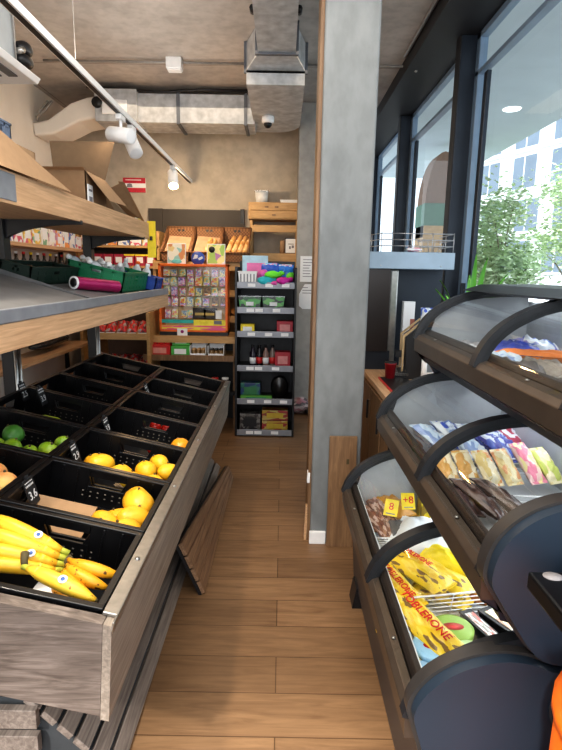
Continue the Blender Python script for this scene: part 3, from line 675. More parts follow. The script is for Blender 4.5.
for r in range(2):
    for j in range(6):
        y=3.52+.078*j; x=-1.45+.15+.13*r
        t=thing('wrapped_bottle','silvery wrapped bottle, %s along the %s row in the green crate'%(ORD[j],('rear','aisle-side')[r]),'bottle',(x,y,onshelf(x+1.45)+.075),(D(62)+.1*((j*7)%3),SL,.3*((j*5)%3-1)),'bottles in the green crate')
        MB().lathe([(.03,0),(.036,.006),(.036,.11),(.03,.135),(.015,.155),(.014,.172)],12).build('bottle_body',clearw,t)
        MB().lathe([(.016,.170),(.016,.190),(0,.191)],10).build('cap',M['paper'],t)
for j in range(3):
    t=thing('wrapped_bottle','silvery wrapped bottle, %s in the small blue crate'%ORD[j],'bottle',(-1.45+.25+.08*j,4.03+.03*(j%2),onshelf(.25+.08*j)+.03),(0,SL,0),'bottles in the blue crate')
    MB().lathe([(.03,0),(.036,.006),(.036,.09),(.03,.11),(.015,.13),(.014,.142)],12).build('bottle_body',clearw,t); MB().lathe([(.016,.14),(.016,.16),(0,.161)],10).build('cap',M['orange'] if j==1 else M['paper'],t)
rl=thing('foil_roll','magenta foil roll with open cardboard core leaning against the green crate','roll',(-1.165,2.99,1.478))
a=Vector((0,0,0)); b=Vector((.15,.30,-.028)); d=(b-a).normalized()
MB().tube([a+d*.004,b],.036,20,cap=False).build('foil',M['magenta'],rl)
q=d.to_track_quat('Z','Y').to_matrix().to_4x4()
MB().lathe([(.026,.001),(.036,.0),(.037,.008),(.026,.01)],20,M=q).lathe([(.026,.0),(.025,.2),(0,.2)],20,1,M=q).build('core',[M['paper'],M['blackm']],rl)
# cartons on the upper shelf
zt=1.826
cb=thing('cardboard_box','open brown cardboard box with raised flaps on the upper shelf','box',(-1.275,3.3,zt))
m=MB(); X,Y,H,w=.158,.17,.27,.005
m.box(-X,X,-Y,Y,0,w); m.box(-X,X,-Y,-Y+w,0,H); m.box(-X,X,Y-w,Y,0,H); m.box(-X,-X+w,-Y,Y,0,H); m.box(X-w,X,-Y,Y,0,H)
m.build('box_body',plain('half_shaded_cardboard',(.25,.155,.085),.85,scale=30,var=.06),cb)  # box stands in shade; the shade is put into this darker cardboard tone
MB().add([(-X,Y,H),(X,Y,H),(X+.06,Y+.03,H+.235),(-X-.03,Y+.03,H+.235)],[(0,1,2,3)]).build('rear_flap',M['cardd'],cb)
MB().add([(-X,-Y,H),(X,-Y,H),(X,-Y-.03,H+.012),(-X,-Y-.03,H+.012)],[(0,1,2,3)]).build('front_flap',M['cardb'],cb)
MB().add([(X,-Y,H),(X,Y,H),(X+.10,Y+.10,H-.14),(X+.10,-Y+.10,H-.15)],[(0,1,2,3)]).build('side_flap',M['cardb'],cb)
MB().bx((X+.004,-Y+.05,H-.13),(.004,.08,.12)).build('printed_label',M['paper'],cb)
MB().bx((X+.007,-Y+.05,H-.10),(.002,.05,.012)).bx((X+.007,-Y+.05,H-.15),(.002,.05,.03)).build('label_print',M['ink'],cb)
cb=thing('cardboard_box','slanting brown carton behind the open box on the upper shelf','box',(-1.14,3.80,zt))
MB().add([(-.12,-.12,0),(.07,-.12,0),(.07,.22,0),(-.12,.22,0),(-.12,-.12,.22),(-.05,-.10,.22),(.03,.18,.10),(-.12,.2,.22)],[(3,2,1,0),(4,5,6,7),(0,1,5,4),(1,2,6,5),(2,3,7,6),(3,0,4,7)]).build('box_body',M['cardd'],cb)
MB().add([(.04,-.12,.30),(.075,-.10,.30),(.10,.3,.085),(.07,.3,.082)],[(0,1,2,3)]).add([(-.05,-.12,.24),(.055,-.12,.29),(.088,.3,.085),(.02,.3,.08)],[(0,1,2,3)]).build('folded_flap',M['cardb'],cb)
cb=thing('cardboard_box','near brown carton with a big flap sloping over the shelf front','box',(-1.24,2.15,zt))
m=MB(); X,Y,H=.15,.30,.22
m.box(-X,X,-Y,Y,0,w); m.box(-X,X,-Y,-Y+w,0,H); m.box(-X,X,Y-w,Y,0,H); m.box(-X,-X+w,-Y,Y,0,H); m.box(X-w,X,-Y,Y,0,H)
m.build('box_body',M['cardb'],cb)
MB().add([(X,-Y,H+.03),(X,-.05,H+.035),(X+.075,.50,.085),(X+.075,-Y,.085)],[(0,1,2,3)]).build('side_flap',M['cardb'],cb)
lattice_crate('grey_crate','grey-blue plastic lattice crate standing between the two cartons on the upper shelf',(-1.445,2.49,zt+.002),(0,0,0),.155,.17,.385,M['greyblue'],3,3,4)
for j,(mt,x,y,hh,lab) in enumerate(((M['yellow'],-1.09,3.98,.10,'small yellow packet at the far end of the upper shelf'),(pack('snack_pack',[(.85,.85,.8),(.1,.3,.6),(.8,.6,.1)],5),-1.08,4.08,.13,'white and blue packet at the far end of the upper shelf'),(pack('snack_pack_b',[(.8,.7,.1),(.6,.1,.1),(.9,.85,.7)],5,seed=2),-1.10,4.15,.085,'yellow and red packet at the far end of the upper shelf'))):
    t=thing('snack_packet',lab,'packet',(x,y,zt)); MB().pillow(.09,hh,.035,j,6,8,M=TR(0,0,hh/2)@RZ(PI/2-.3)@RX(PI/2)).build('pouch',mt,t); MB().box(-.02,.02,-.003,.003,hh-.012,hh-.002).build('seal',M['paper'],t)
ys=thing('yellow_sign_strip','tall narrow yellow sign strip hanging at the far end of the shelves','sign',(-1.022,4.235,1.65)); MB().box(-.032,.032,-.004,.004,0,.275).build('strip',M['yellow'],ys,bevel=.001); MB().box(-.008,.008,-.03,.0,.13,.16).build('clip',M['blackm'],ys)
# ------------------------------------------------------------------ back of the shop
def boxy(name,lab,cat,loc,d,mat,grp=None,rot=0,lid=None,front=None):
    """carton: body + lid/print panel part"""
    t=thing(name,lab,cat,loc,(0,0,rot),grp)
    b=MB().box(-d[0]/2,d[0]/2,-d[1]/2,d[1]/2,0,d[2]).build('box_body',mat,t,bevel=.003)
    if front: MB().box(-d[0]*.32,d[0]*.32,-d[1]/2-.002,-d[1]/2,d[2]*.25,d[2]*.75).build('front_label',front,t)
    if lid: MB().box(-d[0]/2-.002,d[0]/2+.002,-d[1]/2-.002,d[1]/2+.002,d[2]*.86,d[2]*1.01).build('box_lid',lid,t)
    return t
wp=thing('wall_panel','dark brown-black panel on the back wall above the bread baskets','wall panel',(-1.0,6.38,1.55))
MB().box(-.56,-.40,-.03,.018,0,.705).box(-.396,.545,-.03,.018,0,.70).build('panel',plain('dark_brown_panel',(.045,.036,.028),.6,scale=3),wp)
MB().box(.50,.545,-.045,-.03,.55,.71).build('end_trim',M['blackm'],wp)
sg=thing('wall_sign','small red and white striped sign with dark emblem on the back wall','sign',(-1.72,6.385,2.51))
MB().box(-.128,.128,-.008,.012,-.08,.08).build('board',M['paper'],sg)
MB().box(-.128,.128,-.011,-.008,.02,.08).box(-.128,.128,-.011,-.008,-.08,-.03).build('stripes',plain('sign_red',(.5,.02,.04),.5),sg)
MB().add([(-.09,-.0095,-.025),(-.02,-.0095,-.025),(-.03,-.0095,.012),(-.05,-.0095,.018),(-.08,-.0095,.012)],[(0,1,2,3,4)]).build('emblem',M['ink'],sg)
MB().box(-.1,.08,-.0125,-.011,.052,.060).build('text_line',M['paper'],sg)
# bread shelf
bs=thing('bread_shelf','honey pine bread shelf with open compartments behind the display case','shelf',(-.84,5.85,0))
for x in (-.50,.50): MB().box(x-.015,x+.015,-.22,.25,0,1.66).build('side_panel',M['pine'],bs)
for z in (.35,.75,1.08,1.35,1.64): MB().box(-.49,.49,-.22,.25,z-.015,z+.01).build('shelf',M['pine'],bs)
MB().box(-.49,.49,.24,.25,0,1.64).build('back_board',M['pine'],bs)
for z in (1.08,1.35,1.62): MB().box(-.51,.53,-.235,-.22,z-.055,z+.012).build('shelf_fascia',M['pine'],bs)
for j,(x,z) in enumerate(((.43,1.36),(.43,1.09),(.34,1.09),(.43,.76))):
    t=thing('bread_roll',('golden bread roll on the top compartment right of the display case','golden bread roll on the second compartment right of the display case','golden bread roll behind the right edge of the display case','golden bread roll on the lowest visible compartment right of the display case')[j],'bread',(-.84+x,5.74,z),(0,0,j))
    MB().blob((0,0,.04),(.055,.05,.04),j,.06).build('crust',M['bread'],t); MB().box(-.03,.03,-.004,.004,.074,.08).build('score',M['paper'],t)
for j,x in enumerate((-1.115,-.81,-.505)):
    t=thing('bread_basket','wicker bread basket with paper liner, %s of three above the display case'%('left','middle','right')[j],'basket',(x,5.72,1.652),(0,0,0),'bread baskets')
    m=MB(); w=.012
    m.add([(-.135,.20,0),(.135,.20,0),(.15,.27,.37),(-.15,.27,.37),(-.135,.20+w,0),(.135,.20+w,0),(.15,.27+w,.37),(-.15,.27+w,.37)],[(0,1,2,3),(7,6,5,4),(0,3,7,4),(1,5,6,2),(2,6,7,3)])
    for s in (-1,1):
        m.add([(s*.135,-.12,0),(s*.135,.20,0),(s*.15,.27,.37),(s*.145,-.14,.09),(s*(.135-w),-.12,0),(s*(.135-w),.20,0),(s*(.15-w),.27,.37),(s*(.145-w),-.14,.09)],[(0,1,2,3),(7,6,5,4),(3,2,6,7),(0,3,7,4)])
    m.box(-.135,.135,-.13,-.12,0,.085); m.box(-.135,.135,-.12,.2,0,.01)
    m.build('basket_body',M['wicker'],t)
    MB().tube([(-.15,.275,.37),(.15,.275,.37)],.011,8).tube([(-.145,-.135,.09),(.145,-.135,.09)],.010,8).tube([(-.145,-.14,.09),(-.15,.27,.37)],.010,8).tube([(.145,-.14,.09),(.15,.27,.37)],.010,8).build('rim',M['wicker'],t)
    for s in (-.022,.022): MB().box(s-.013,s+.013,.255,.262,.325,.348).build('hand_hole',M['blackm'],t)
    if j<2: MB().add([(-.12,-.115,.07),(.12,-.115,.07),(.125,.185,.26),(-.115,.19,.275),(.12,.19,.02),(-.12,.19,.02)],[(0,1,2,3)]).build('paper_liner',plain('brown_kraft_paper',(.42,.27,.165),.8),t)
for j,(x,a,L) in enumerate(((-.80,.15,.26),(-.755,.2,.24),(-.585,.3,.30),(-.525,.32,.31),(-.465,.3,.30),(-.41,.28,.26))):
    t=thing('baguette','golden baguette, %s from the left in the %s wicker basket'%(ORD[j if j<2 else j-2],'middle' if j<2 else 'right'),'bread',(x,5.66,1.725),(D(42),0,-a),'baguettes in the wicker baskets')
    MB().tube([(0,-.02,0),(0,0,.004),(0,.06,.006),(0,L*.6,.006),(0,L*.95,.002),(0,L,0)],[.008,.021,.028,.028,.019,.006],12).build('crust',M['bread'],t)
    m=MB()
    for q in range(3): m.bx((0,.05+.07*q,.033),(.022,.012,.004))
    m.build('scores',M['paper'] if False else plain('pale_crumb',(.75,.55,.32),.8),t)
# counter under the case
ct=thing('wooden_counter','honey pine counter with lower shelf carrying the orange-framed display case','counter',(-.875,5.35,0))
MB().box(-.44,.42,-.20,.22,.895,.93).build('worktop',M['pine'],ct,bevel=.003)
MB().box(-.44,.42,-.22,-.20,.865,.93).build('front_edge',M['pine'],ct)
MB().box(-.46,.42,-.28,.22,.70,.735).build('shelf',M['pine'],ct)
MB().box(-.46,.42,-.30,-.28,.70,.755).build('shelf_lip',M['plank'],ct)
for x in (-.44,.40): MB().box(x,x+.025,-.20,.22,0,.9).build('side_panel',M['plank'],ct)
MB().box(-.44,.42,.2,.22,0,.9).build('back_board',M['blackm'],ct); MB().box(-.44,.42,-.28,.2,.36,.39).build('shelf',M['blackm'],ct)
# display case
dcs=thing('display_case','orange-framed glass display case of small packets standing on the pine counter','display case',(-.865,5.25,.93))
W,Hh=.335,.69
MB().box(-W,W,-.06,.12,0,.035).build('base',M['blackm'],dcs)
for n,b in (('frame',(-W,-W+.024)),('frame',(W-.024,W))): MB().box(b[0],b[1],-.06,.12,.035,Hh).build('frame_side',M['orange'],dcs,bevel=.004)
MB().box(-W,W,-.06,.12,Hh-.025,Hh).build('frame_top',M['orange'],dcs,bevel=.004)
MB().box(-W,W,-.06,.12,.035,.055).build('frame_bottom',M['orange'],dcs,bevel=.004)
MB().box(-W+.02,W-.02,.105,.115,.05,Hh-.02).build('back_panel',plain('cream_panel',(.72,.52,.28),.6),dcs)
MB().quad((-W+.02,-.043,.16),(W-.02,-.043,.16),(W-.02,-.043,Hh-.025),(-W+.02,-.043,Hh-.025)).build('glass_front',M['casegl'],dcs)
MB().box(-W+.022,0,-.058,-.05,.12,.155).build('teal_strip',plain('teal_print',(.03,.42,.38),.4),dcs)
MB().box(0.0,W-.022,-.058,-.05,.10,.155).build('yellow_strip',plain('yellow_print',(.85,.72,.05),.4),dcs)
MB().box(-W+.022,W-.022,-.062,-.05,.055,.10).build('magenta_strip',pack('magenta_print',[(.75,.1,.3),(.85,.65,.05),(.8,.12,.2),(.85,.75,.1)],5),dcs)
MB().box(.20,.275,-.064,-.0585,.115,.15).build('print_block',M['ink'],dcs)
MB().box(.215,.275,-.05,-.046,.165,.25).build('white_notice',M['paper'],dcs)
for z in (.28,.38,.48,.57): MB().box(-W+.024,W-.024,0,.1,z-.004,z).build('clear_shelf',M['casegl'],dcs)
pk=[pack('card_print_%d'%i,c,4,seed=i) for i,c in enumerate(([(.75,.2,.3),(.9,.8,.7),(.3,.4,.7)],[(.2,.5,.35),(.8,.8,.5),(.75,.5,.1)],[(.85,.6,.1),(.8,.2,.1),(.9,.85,.8)],[(.25,.2,.5),(.7,.6,.8),(.85,.3,.5)],[(.55,.6,.65),(.2,.3,.4),(.8,.7,.3)],[(.12,.07,.04),(.35,.2,.08),(.2,.1,.05)]))]
k=0
for r,z in enumerate((.055,.28,.38,.48,.57)):
    for c in range(8):
        if r==0 and c>3: continue
        hh=(.088 if r<4 else .072); zz=z+(.105 if r==0 else .001)
        R=random.Random(r*10+c); mt=pk[(c*2+r*3)%5] if c<5 else pk[(5 if r<3 and R.random()<.6 else 1+(c+r)%4)]
        t=thing('toy_packet','small printed packet behind the case glass, %s from left in row %s from the top'%(ORD[c],ORD[4-r]),'packet',(-.865-.275+.079*c+R.uniform(-.006,.006),5.29,.93+zz),(0,R.uniform(-.06,.06),0),'packets in the display case')
        hh*=R.uniform(.85,1.08); b=MB().box(-.034*R.uniform(.75,1.05),.034*R.uniform(.75,1.05),-.008,.008,0,hh).build('card',mt,t); MB().box(-.028,.028,-.0105,-.008,hh*.1,hh*.35).build('print_band',pk[(c+r)%5],t)
for j,x in enumerate((.03,.13)) :
    t=thing('dark_box','dark box with gilt lettering panel low in the display case, %s of two'%('left','right')[j],'box',(-.865+x+.02,5.275,1.09),(0,0,0),'dark boxes in the case')
    MB().box(-.068,.068,-.02,.02,0,.105).build('box_body',plain('dark_cocoa_card',(.035,.02,.012),.4),t,bevel=.004); MB().box(-.045,.045,-.023,-.02,.035,.06).build('gilt_panel',plain('gilt',(.55,.38,.12),.4,.5),t)
zc=.93+.69
def poster(lab,x,w,h,mat):
    t=thing('poster_card',lab,'poster',(x,5.24,zc),(D(-6),0,0)); MB().box(-w/2,w/2,0,.006,0,h).build('board',M['paper'],t); MB().box(-w/2+.007,w/2-.007,-.003,0,.008,h-.008).build('print',mat,t); MB().box(-.03,.03,.006,.05,0,.01).build('stand',M['whitep'],t)
    return t
p1=poster('colourful poster card in cream and orange, left on top of the display case',-1.03,.178,.195,pack('poster_print_a',[(.85,.65,.3),(.9,.85,.7),(.7,.3,.12),(.35,.6,.55),(.9,.75,.2)],3.2,seed=3))
MB().blob((0,-.006,.02),(.05,.004,.02),1).build('teal_cloud',plain('teal_patch',(.15,.5,.5),.5),p1)
p2=poster('bright yellow poster card with dark badge, right on top of the display case',-.648,.178,.195,pack('poster_print_b',[(.9,.75,.08),(.9,.9,.85),(.5,.2,.4),(.4,.6,.1),(.9,.8,.3)],3.2,seed=9))
MB().lathe([(.03,0),(.03,.002),(0,.003)],18,M=TR(-.04,-.005,.14)@RX(PI/2)).build('dark_badge',M['blackm'],p2)
t=thing('round_sign','round blue and white card between the two posters on the display case','sign',(-.82,5.235,zc+.055)); MB().lathe([(.066,0),(.066,.006),(0,.006)],24,M=RX(PI/2)).build('disc',plain('blue_print',(.04,.10,.42),.4),t); MB().add([(-.05,-.008,-.01),(-.005,-.008,.0),(.0,-.008,.03),(-.03,-.008,.035)],[(0,1,2,3)]).add([(.01,-.008,-.02),(.05,-.008,.0),(.04,-.008,.02),(.0,-.008,.0)],[(0,1,2,3)]).build('white_shapes',M['paper'],t); MB().box(-.05,.05,.0,.04,-.055,-.048).build('foot',M['whitep'],t)
# goods on the counter's lower shelf
zs=.736
boxy('red_box','open red display box on the shelf under the display case','box',(-1.18,5.16,zs),(.20,.14,.11),M['red'],front=plain('red_print',(.7,.3,.25),.5))
for j in range(3):
    t=thing('red_packet','red packet, %s of those standing in the open red box'%ORD[j],'packet',(-1.24+.06*j,5.16,zs+.112),(0,0,0),'packets in the red box'); MB().pillow(.055,.07,.03,j,6,8,M=TR(0,0,.03)@RX(1.2)).build('pouch',M['red'],t); MB().box(-.02,.02,-.003,.003,.055,.066).build('seal',M['paper'],t)
boxy('green_box','green and white box on the shelf under the display case','box',(-.98,5.15,zs),(.18,.14,.10),M['green'] if False else plain('leaf_green_card',(.06,.35,.06),.45),front=M['paper'])
boxy('green_box','second green and white box set back on top of the front green box','box',(-.985,5.18,zs+.102),(.17,.07,.075),plain('leaf_green_card_b',(.12,.42,.10),.45),front=M['paper'])
t=thing('sign_card','white card with a purple mark standing on the green boxes','sign',(-.975,5.18,zs+.178)); MB().box(-.05,.05,-.003,.003,0,.085).build('card',M['paper'],t); MB().lathe([(.016,0),(.016,.002),(0,.003)],14,M=TR(0,-.003,.055)@RX(PI/2)).build('purple_mark',plain('purple_print',(.3,.03,.2),.5),t)
for j in range(2):
    x=-.81+.175*j
    t=thing('white_tray','white cardboard tray of small jars, %s on the shelf under the display case'%('left','right')[j],'tray',(x,5.15,zs),(0,0,0),'white trays'); m=MB().box(-.078,.078,-.07,.07,0,.006)
    m.box(-.078,.078,-.07,-.066,0,.035); m.box(-.078,-.074,-.07,.07,0,.11); m.box(.074,.078,-.07,.07,0,.11); m.box(-.078,.078,.066,.07,0,.13); m.build('tray_body',M['paper'],t)
    for r in range(2):
        for c in range(3):
            q=thing('small_jar','small brown jar, %s place in the %s row of the %s white tray'%(ORD[c],('front','rear')[r],('left','right')[j]),'jar',(x-.045+.045*c,5.12+.055*r,zs+.007),(0,0,0),'jars in white trays'); MB().lathe([(.018,0),(.02,.004),(.02,.05),(.016,.056)],10).build('jar_body',plain('brown_jar',(.22,.13,.05),.3),q); MB().lathe([(.018,.056),(.018,.068),(0,.069)],10).build('lid',M['blackm'] if j else M['pine'],q)
for j in range(8):
    t=thing('dark_jar','dark preserve jar, %s from the left on the bottom counter shelf'%ORD[j],'jar',(-1.25+.1*j,5.13,.392),(0,0,0),'dark preserve jars'); MB().lathe([(.035,0),(.04,.008),(.04,.10),(.03,.115)],12).build('jar_body',plain('dark_jar_glass',(.03,.02,.02),.2),t); MB().lathe([(.034,.115),(.034,.135),(0,.136)],12).build('lid',(M['red'],M['paper'],M['blue'])[j%3],t)
# wooden cabinet upper right
wc=thing('wooden_cabinet','honey pine cabinet with two drawers and open shelf below on the back wall','cabinet',(-.11,6.24,0))
for x in (-.265,.245): MB().box(x,x+.03,-.14,.15,0,2.12).build('side_post',M['pine'],wc)
MB().box(-.28,.285,-.16,.15,2.13,2.31).build('cabinet_body',M['pine'],wc,bevel=.002)
for z in (2.14,2.225):
    d=MB().box(-.262,.27,-.175,-.16,z,z+.078).build('drawer',M['pine'],wc,bevel=.003)
    for x in ((.0,) if z<2.2 else (-.08,.03)): MB().bx((x,-.178,z+.035),(.04,.01,.016)).build('handle',M['plank'],d)
MB().box(-.25,.26,-.15,-.12,1.995,2.07).build('rail',M['pine'],wc); MB().box(-.25,.26,-.14,.15,1.73,1.765).build('shelf',M['pine'],wc)
MB().box(-.25,.26,-.155,-.14,1.66,1.765).build('shelf_fascia',M['pine'],wc)
t=thing('plastic_container','clear plastic container of white goods on top of the pine cabinet','container',(-.25,6.2,2.312)); MB().lathe([(.085,0),(.10,.12),(.095,.12),(.082,.006),(0,.006)],4,M=RZ(PI/4)).build('container_body',plain('clear_plastic',(.68,.68,.66),.3),t); MB().blob((0,0,.045),(.05,.05,.04),2,.1).build('contents',M['paper'],t); MB().box(-.078,.078,-.078,.078,.12,.128).build('lid',M['rail'],t)
t=thing('white_tray','flat white tray lying on top of the pine cabinet','tray',(.06,6.2,2.312)); MB().prism([(-.09,0),(.09,0),(.10,.03),(-.10,.03)],-.06,.06).build('tray_body',M['paper'],t,bevel=.004); MB().box(-.105,.105,-.065,.065,.03,.036).build('rim',M['whitep'],t)
t=thing('paper_roll','brown paper roll standing on the open shelf of the pine cabinet','paper roll',(-.01,6.14,1.766)); MB().lathe([(.028,0),(.028,.14),(.01,.14)],16).build('roll',M['cardb'],t); MB().lathe([(.01,.139),(.01,.145),(0,.145)],10).build('core',M['cardd'],t)
t=thing('framed_note','white note with dark frame and drawing on the open shelf of the pine cabinet','note',(.085,6.13,1.766)); MB().box(-.065,.065,0,.01,0,.17).build('frame',M['blackm'],t); MB().box(-.058,.058,-.003,0,.008,.162).build('sheet',M['paper'],t); MB().box(-.03,.035,-.005,-.003,.10,.108).box(-.02,.0,-.005,-.003,.05,.08).box(.01,.035,-.005,-.003,.06,.09).build('ink_marks',M['ink'],t)
# black shelf rack with toys
bg=thing('shelf_rack','tall narrow black retail shelf rack with silver price strips at the end of the aisle','shelf rack',(-.152,4.9,0))
for x in (-.283,.262): MB().box(x,x+.02,0,.42,0,1.60).build('side_panel',M['blackm'],bg,bevel=.002)
MB().box(-.27,.27,.40,.42,0,1.66).build('back_panel',plain('dark_grey_back',(.05,.05,.055),.5),bg)
SH=[1.435,1.208,.987,.666,.347,.041]
for i,z in enumerate(SH):
    s=MB().box(-.262,.262,.0,.40,z-.012,z).build('shelf',M['blackm'],bg)
    MB().box(-.262,.262,-.012,.0,z-.028,z+.03).build('price_strip',M['railb'],s,bevel=.002)
    m=[]
    for x in ((-.13,.03,.18) if i%2==0 else (-.14,-.06,.10)):
        MB().bx((x,-.0135,z+.001),(.07,.003,.03)).build('price_tag',M['paper'],s)
MB().box(-.262,.262,.02,.40,0,.03).build('plinth',M['blackm'],bg)
def on(x,y,i): return (-.152+x,4.9+y,SH[i]+.001)
boxy('toy_box','pink and pale blue toy box standing at the left of the top rack shelf','toy box',on(-.11,.22,0),(.24,.06,.27),plain('pale_blue_card',(.45,.66,.80),.4),front=plain('pink_print',(.75,.16,.42),.4))
t=thing('white_basket','small white plastic basket at the front left of the top rack shelf','basket',on(-.17,.07,0)); m=MB().prism([(-.075,0),(.075,0),(.085,.12),(-.085,.12)],-.05,.05); m.build('basket_body',M['whitep'],t)
for x in range(5): MB().bx((-.06+.03*x,-.052,.06),(.010,.004,.08)).build('slot',M['ink'],t)
MB().box(-.09,.09,-.056,.056,.115,.125).build('rim',M['whitep'],t)
for j,(x,y,w,h,c,lab) in enumerate(((.03,.18,.17,.20,(.05,.14,.62),'shiny dark blue toy pouch in the middle of the top rack shelf'),(.17,.2,.17,.19,(.04,.22,.70),'shiny bright blue toy pouch at the right of the top rack shelf'))):
    t=thing('toy_pouch',lab,'toy',on(x,y,0)); MB().pillow(w,h,.06,j,M=TR(0,0,h/2)@RX(PI/2-.15)).build('pouch',plain('blue_foil_%d'%j,c,.25),t); MB().box(-w*.4,w*.4,.0,.006,h-.02,h+.004).build('header_card',pack('header_%d'%j,[(.1,.5,.9),(.8,.2,.4),(.9,.9,.9)],5,seed=j),t)
for j,(x,y,z,r,c,lab) in enumerate(((.06,.06,.095,(.085,.05,.036),(.16,.78,.05),'bright green soft toy on top of the toy pile on the rack'),(.0,.03,.038,(.085,.05,.04),(.03,.50,.58),'teal soft toy at the front of the top rack shelf'),(.16,.03,.04,(.085,.05,.038),(.62,.03,.36),'magenta soft toy at the front right of the top rack shelf'),(.22,.1,.085,(.035,.035,.035),(.16,.70,.05),'small bright green ball toy at the right of the top rack shelf'),(.08,.02,.02,(.05,.04,.02),(.8,.12,.5),'small pink soft toy between the teal and magenta toys'),(-.02,.10,.10,(.06,.04,.04),(.72,.14,.50),'pink soft toy behind the teal toy'))):
    t=thing('soft_toy',lab,'toy',on(x,y,0),(0,0,j*.3)); mt=plain('toy_plush_%d'%j,c,.6); MB().blob((0,0,z),r,j,.10).build('toy_body',mt,t)
    MB().blob((r[0]*.9,0,z+.015),(r[0]*.32,r[1]*.5,r[2]*.6),j+3,.1,10,7).build('toy_tail',mt,t)
for j,x in enumerate((-.15,.07)):
    t=thing('salad_punnet','green and dark clear-topped punnet, %s on the second rack shelf'%('left','right')[j],'punnet',on(x,.16,1),(0,0,0)); MB().prism([(-.09,0),(.09,0),(.105,.12),(-.105,.12)],-.09,.09).build('tub',pack('punnet_print_%d'%j,[(.02,.10,.03),(.05,.32,.05),(.015,.03,.02),(.12,.4,.08)],4,seed=j),t); MB().box(-.107,.107,-.092,.092,.12,.128).build('lid',M['rail'],t); MB().bx((0,-.096,.055),(.07,.006,.035)).build('front_label',M['paper'],t)
boxy('yellow_box','small yellow box at the left of the third rack shelf','box',on(-.17,.1,2),(.13,.10,.085),M['yellow'],front=M['paper'])
boxy('red_box','dark red box at the right of the third rack shelf','box',on(.18,.1,2),(.15,.12,.12),plain('deep_red_card',(.38,.012,.03),.4),front=plain('red_print_b',(.6,.25,.25),.5))
boxy('red_box','dark red box at the right of the fourth rack shelf','box',on(.165,.1,3),(.145,.12,.15),plain('deep_red_card_b',(.38,.015,.03),.4),front=plain('red_print_c',(.6,.25,.25),.5))
for j,x in enumerate((-.11,-.08+.01,.0,.04)):
    t=thing('bottle','dark squat bottle with pale label, %s from the left on the fourth rack shelf'%ORD[j],'bottle',on(-.12+.062*j,.10+.02*(j%2),3),(0,0,0),'bottles on the fourth rack shelf'); MB().lathe([(.026,0),(.03,.006),(.03,.13),(.014,.165),(.014,.19)],12).build('bottle_body',plain('dark_bottle_%d'%j,((.02,.015,.03),(.015,.015,.02),(.25,.16,.14),(.2,.15,.13))[j],.25),t); MB().lathe([(.0305,.03),(.0305,.09)],12).build('label',(M['paper'],M['red'])[j%2],t); MB().lathe([(.016,.185),(.016,.205),(0,.206)],10).build('cap',M['blackm'],t)
boxy('toy_box','blue and green box at the left of the fifth rack shelf','box',on(-.14,.14,4),(.19,.12,.16),pack('blue_green_print',[(.02,.05,.14),(.03,.16,.12),(.02,.09,.06)],4),front=plain('dim_green',(.04,.18,.07),.5))
boxy('green_box','long low green box at the front of the fifth rack shelf','box',on(-.08,.03,4),(.30,.05,.05),plain('grass_green_card',(.09,.30,.04),.5),front=M['green'])
t=thing('seat_pad','black oval pad standing at the right of the fifth rack shelf','pad',on(.14,.12,4)); MB().lathe([(.0,0),(.07,.004),(.085,.02),(.07,.036),(0,.04)],24,M=TR(0,0,.12)@Matrix.Scale(1.35,4,(0,0,1))@RX(PI/2)).build('pad',M['black'],t); MB().box(-.04,.04,-.02,.02,0,.012).build('foot',M['blackm'],t)
boxy('dark_box','dark patterned box at the left of the lowest rack shelf','box',on(-.14,.12,5),(.20,.16,.17),pack('dark_print',[(.02,.02,.02),(.12,.11,.10),(.04,.03,.03),(.2,.19,.18)],7),front=M['blackm'])
for j in range(2): boxy('biscuit_box','yellow and red box, %s at the right of the lowest rack shelf'%('lower','upper')[j],'box',(on(.10,.12,5)[0],on(.1,.12,5)[1],SH[5]+.001+.105*j),(.25,.14,.10),pack('yellow_red_print_%d'%j,[(.42,.28,.03),(.30,.03,.03),(.45,.36,.12),(.25,.05,.03)],4,seed=j),front=plain('dim_yellow_%d'%j,(.5,.36,.04),.5))
# papers on pier, bag on floor
for j,(z0,z1,lab) in enumerate(((1.458,1.735,'upper white paper notice on the grey concrete pier'),(1.16,1.433,'lower white paper notice with slanted corner on the grey concrete pier'))):
    t=thing('paper_notice',lab,'notice',(.285,5.945,z0)); h=z1-z0
    MB().prism([(-.095,0),(.10,0),(.10,h),(-.095,h)] if j==0 else [(-.06,0),(.10,.0),(.10,h),(-.04,h),(-.10,h*.6),(-.10,h*.12)],-.002,.002).build('sheet',M['paper'],t)
    m=MB(); R=random.Random(j)
    for q in range(7 if j==0 else 3): m.box(-.065,-.065+R.uniform(.05,.13),-.003,-.002,h*.85-q*.03,h*.85-q*.03+.007)
    m.build('printed_lines',M['ink'],t)
t=thing('shopping_bag','crumpled pink and dark bag lying on the floor beyond the shelf rack','bag',(.25,5.78,0)); MB().blob((-.03,0,.09),(.13,.09,.09),4,.16,20,12).build('bag_body',pack('crumpled_print',[(.35,.25,.27),(.5,.42,.42),(.12,.1,.11),(.42,.2,.24)],6),t); MB().blob((.08,-.03,.05),(.08,.06,.05),6,.15).build('dark_end',M['blackm'],t)
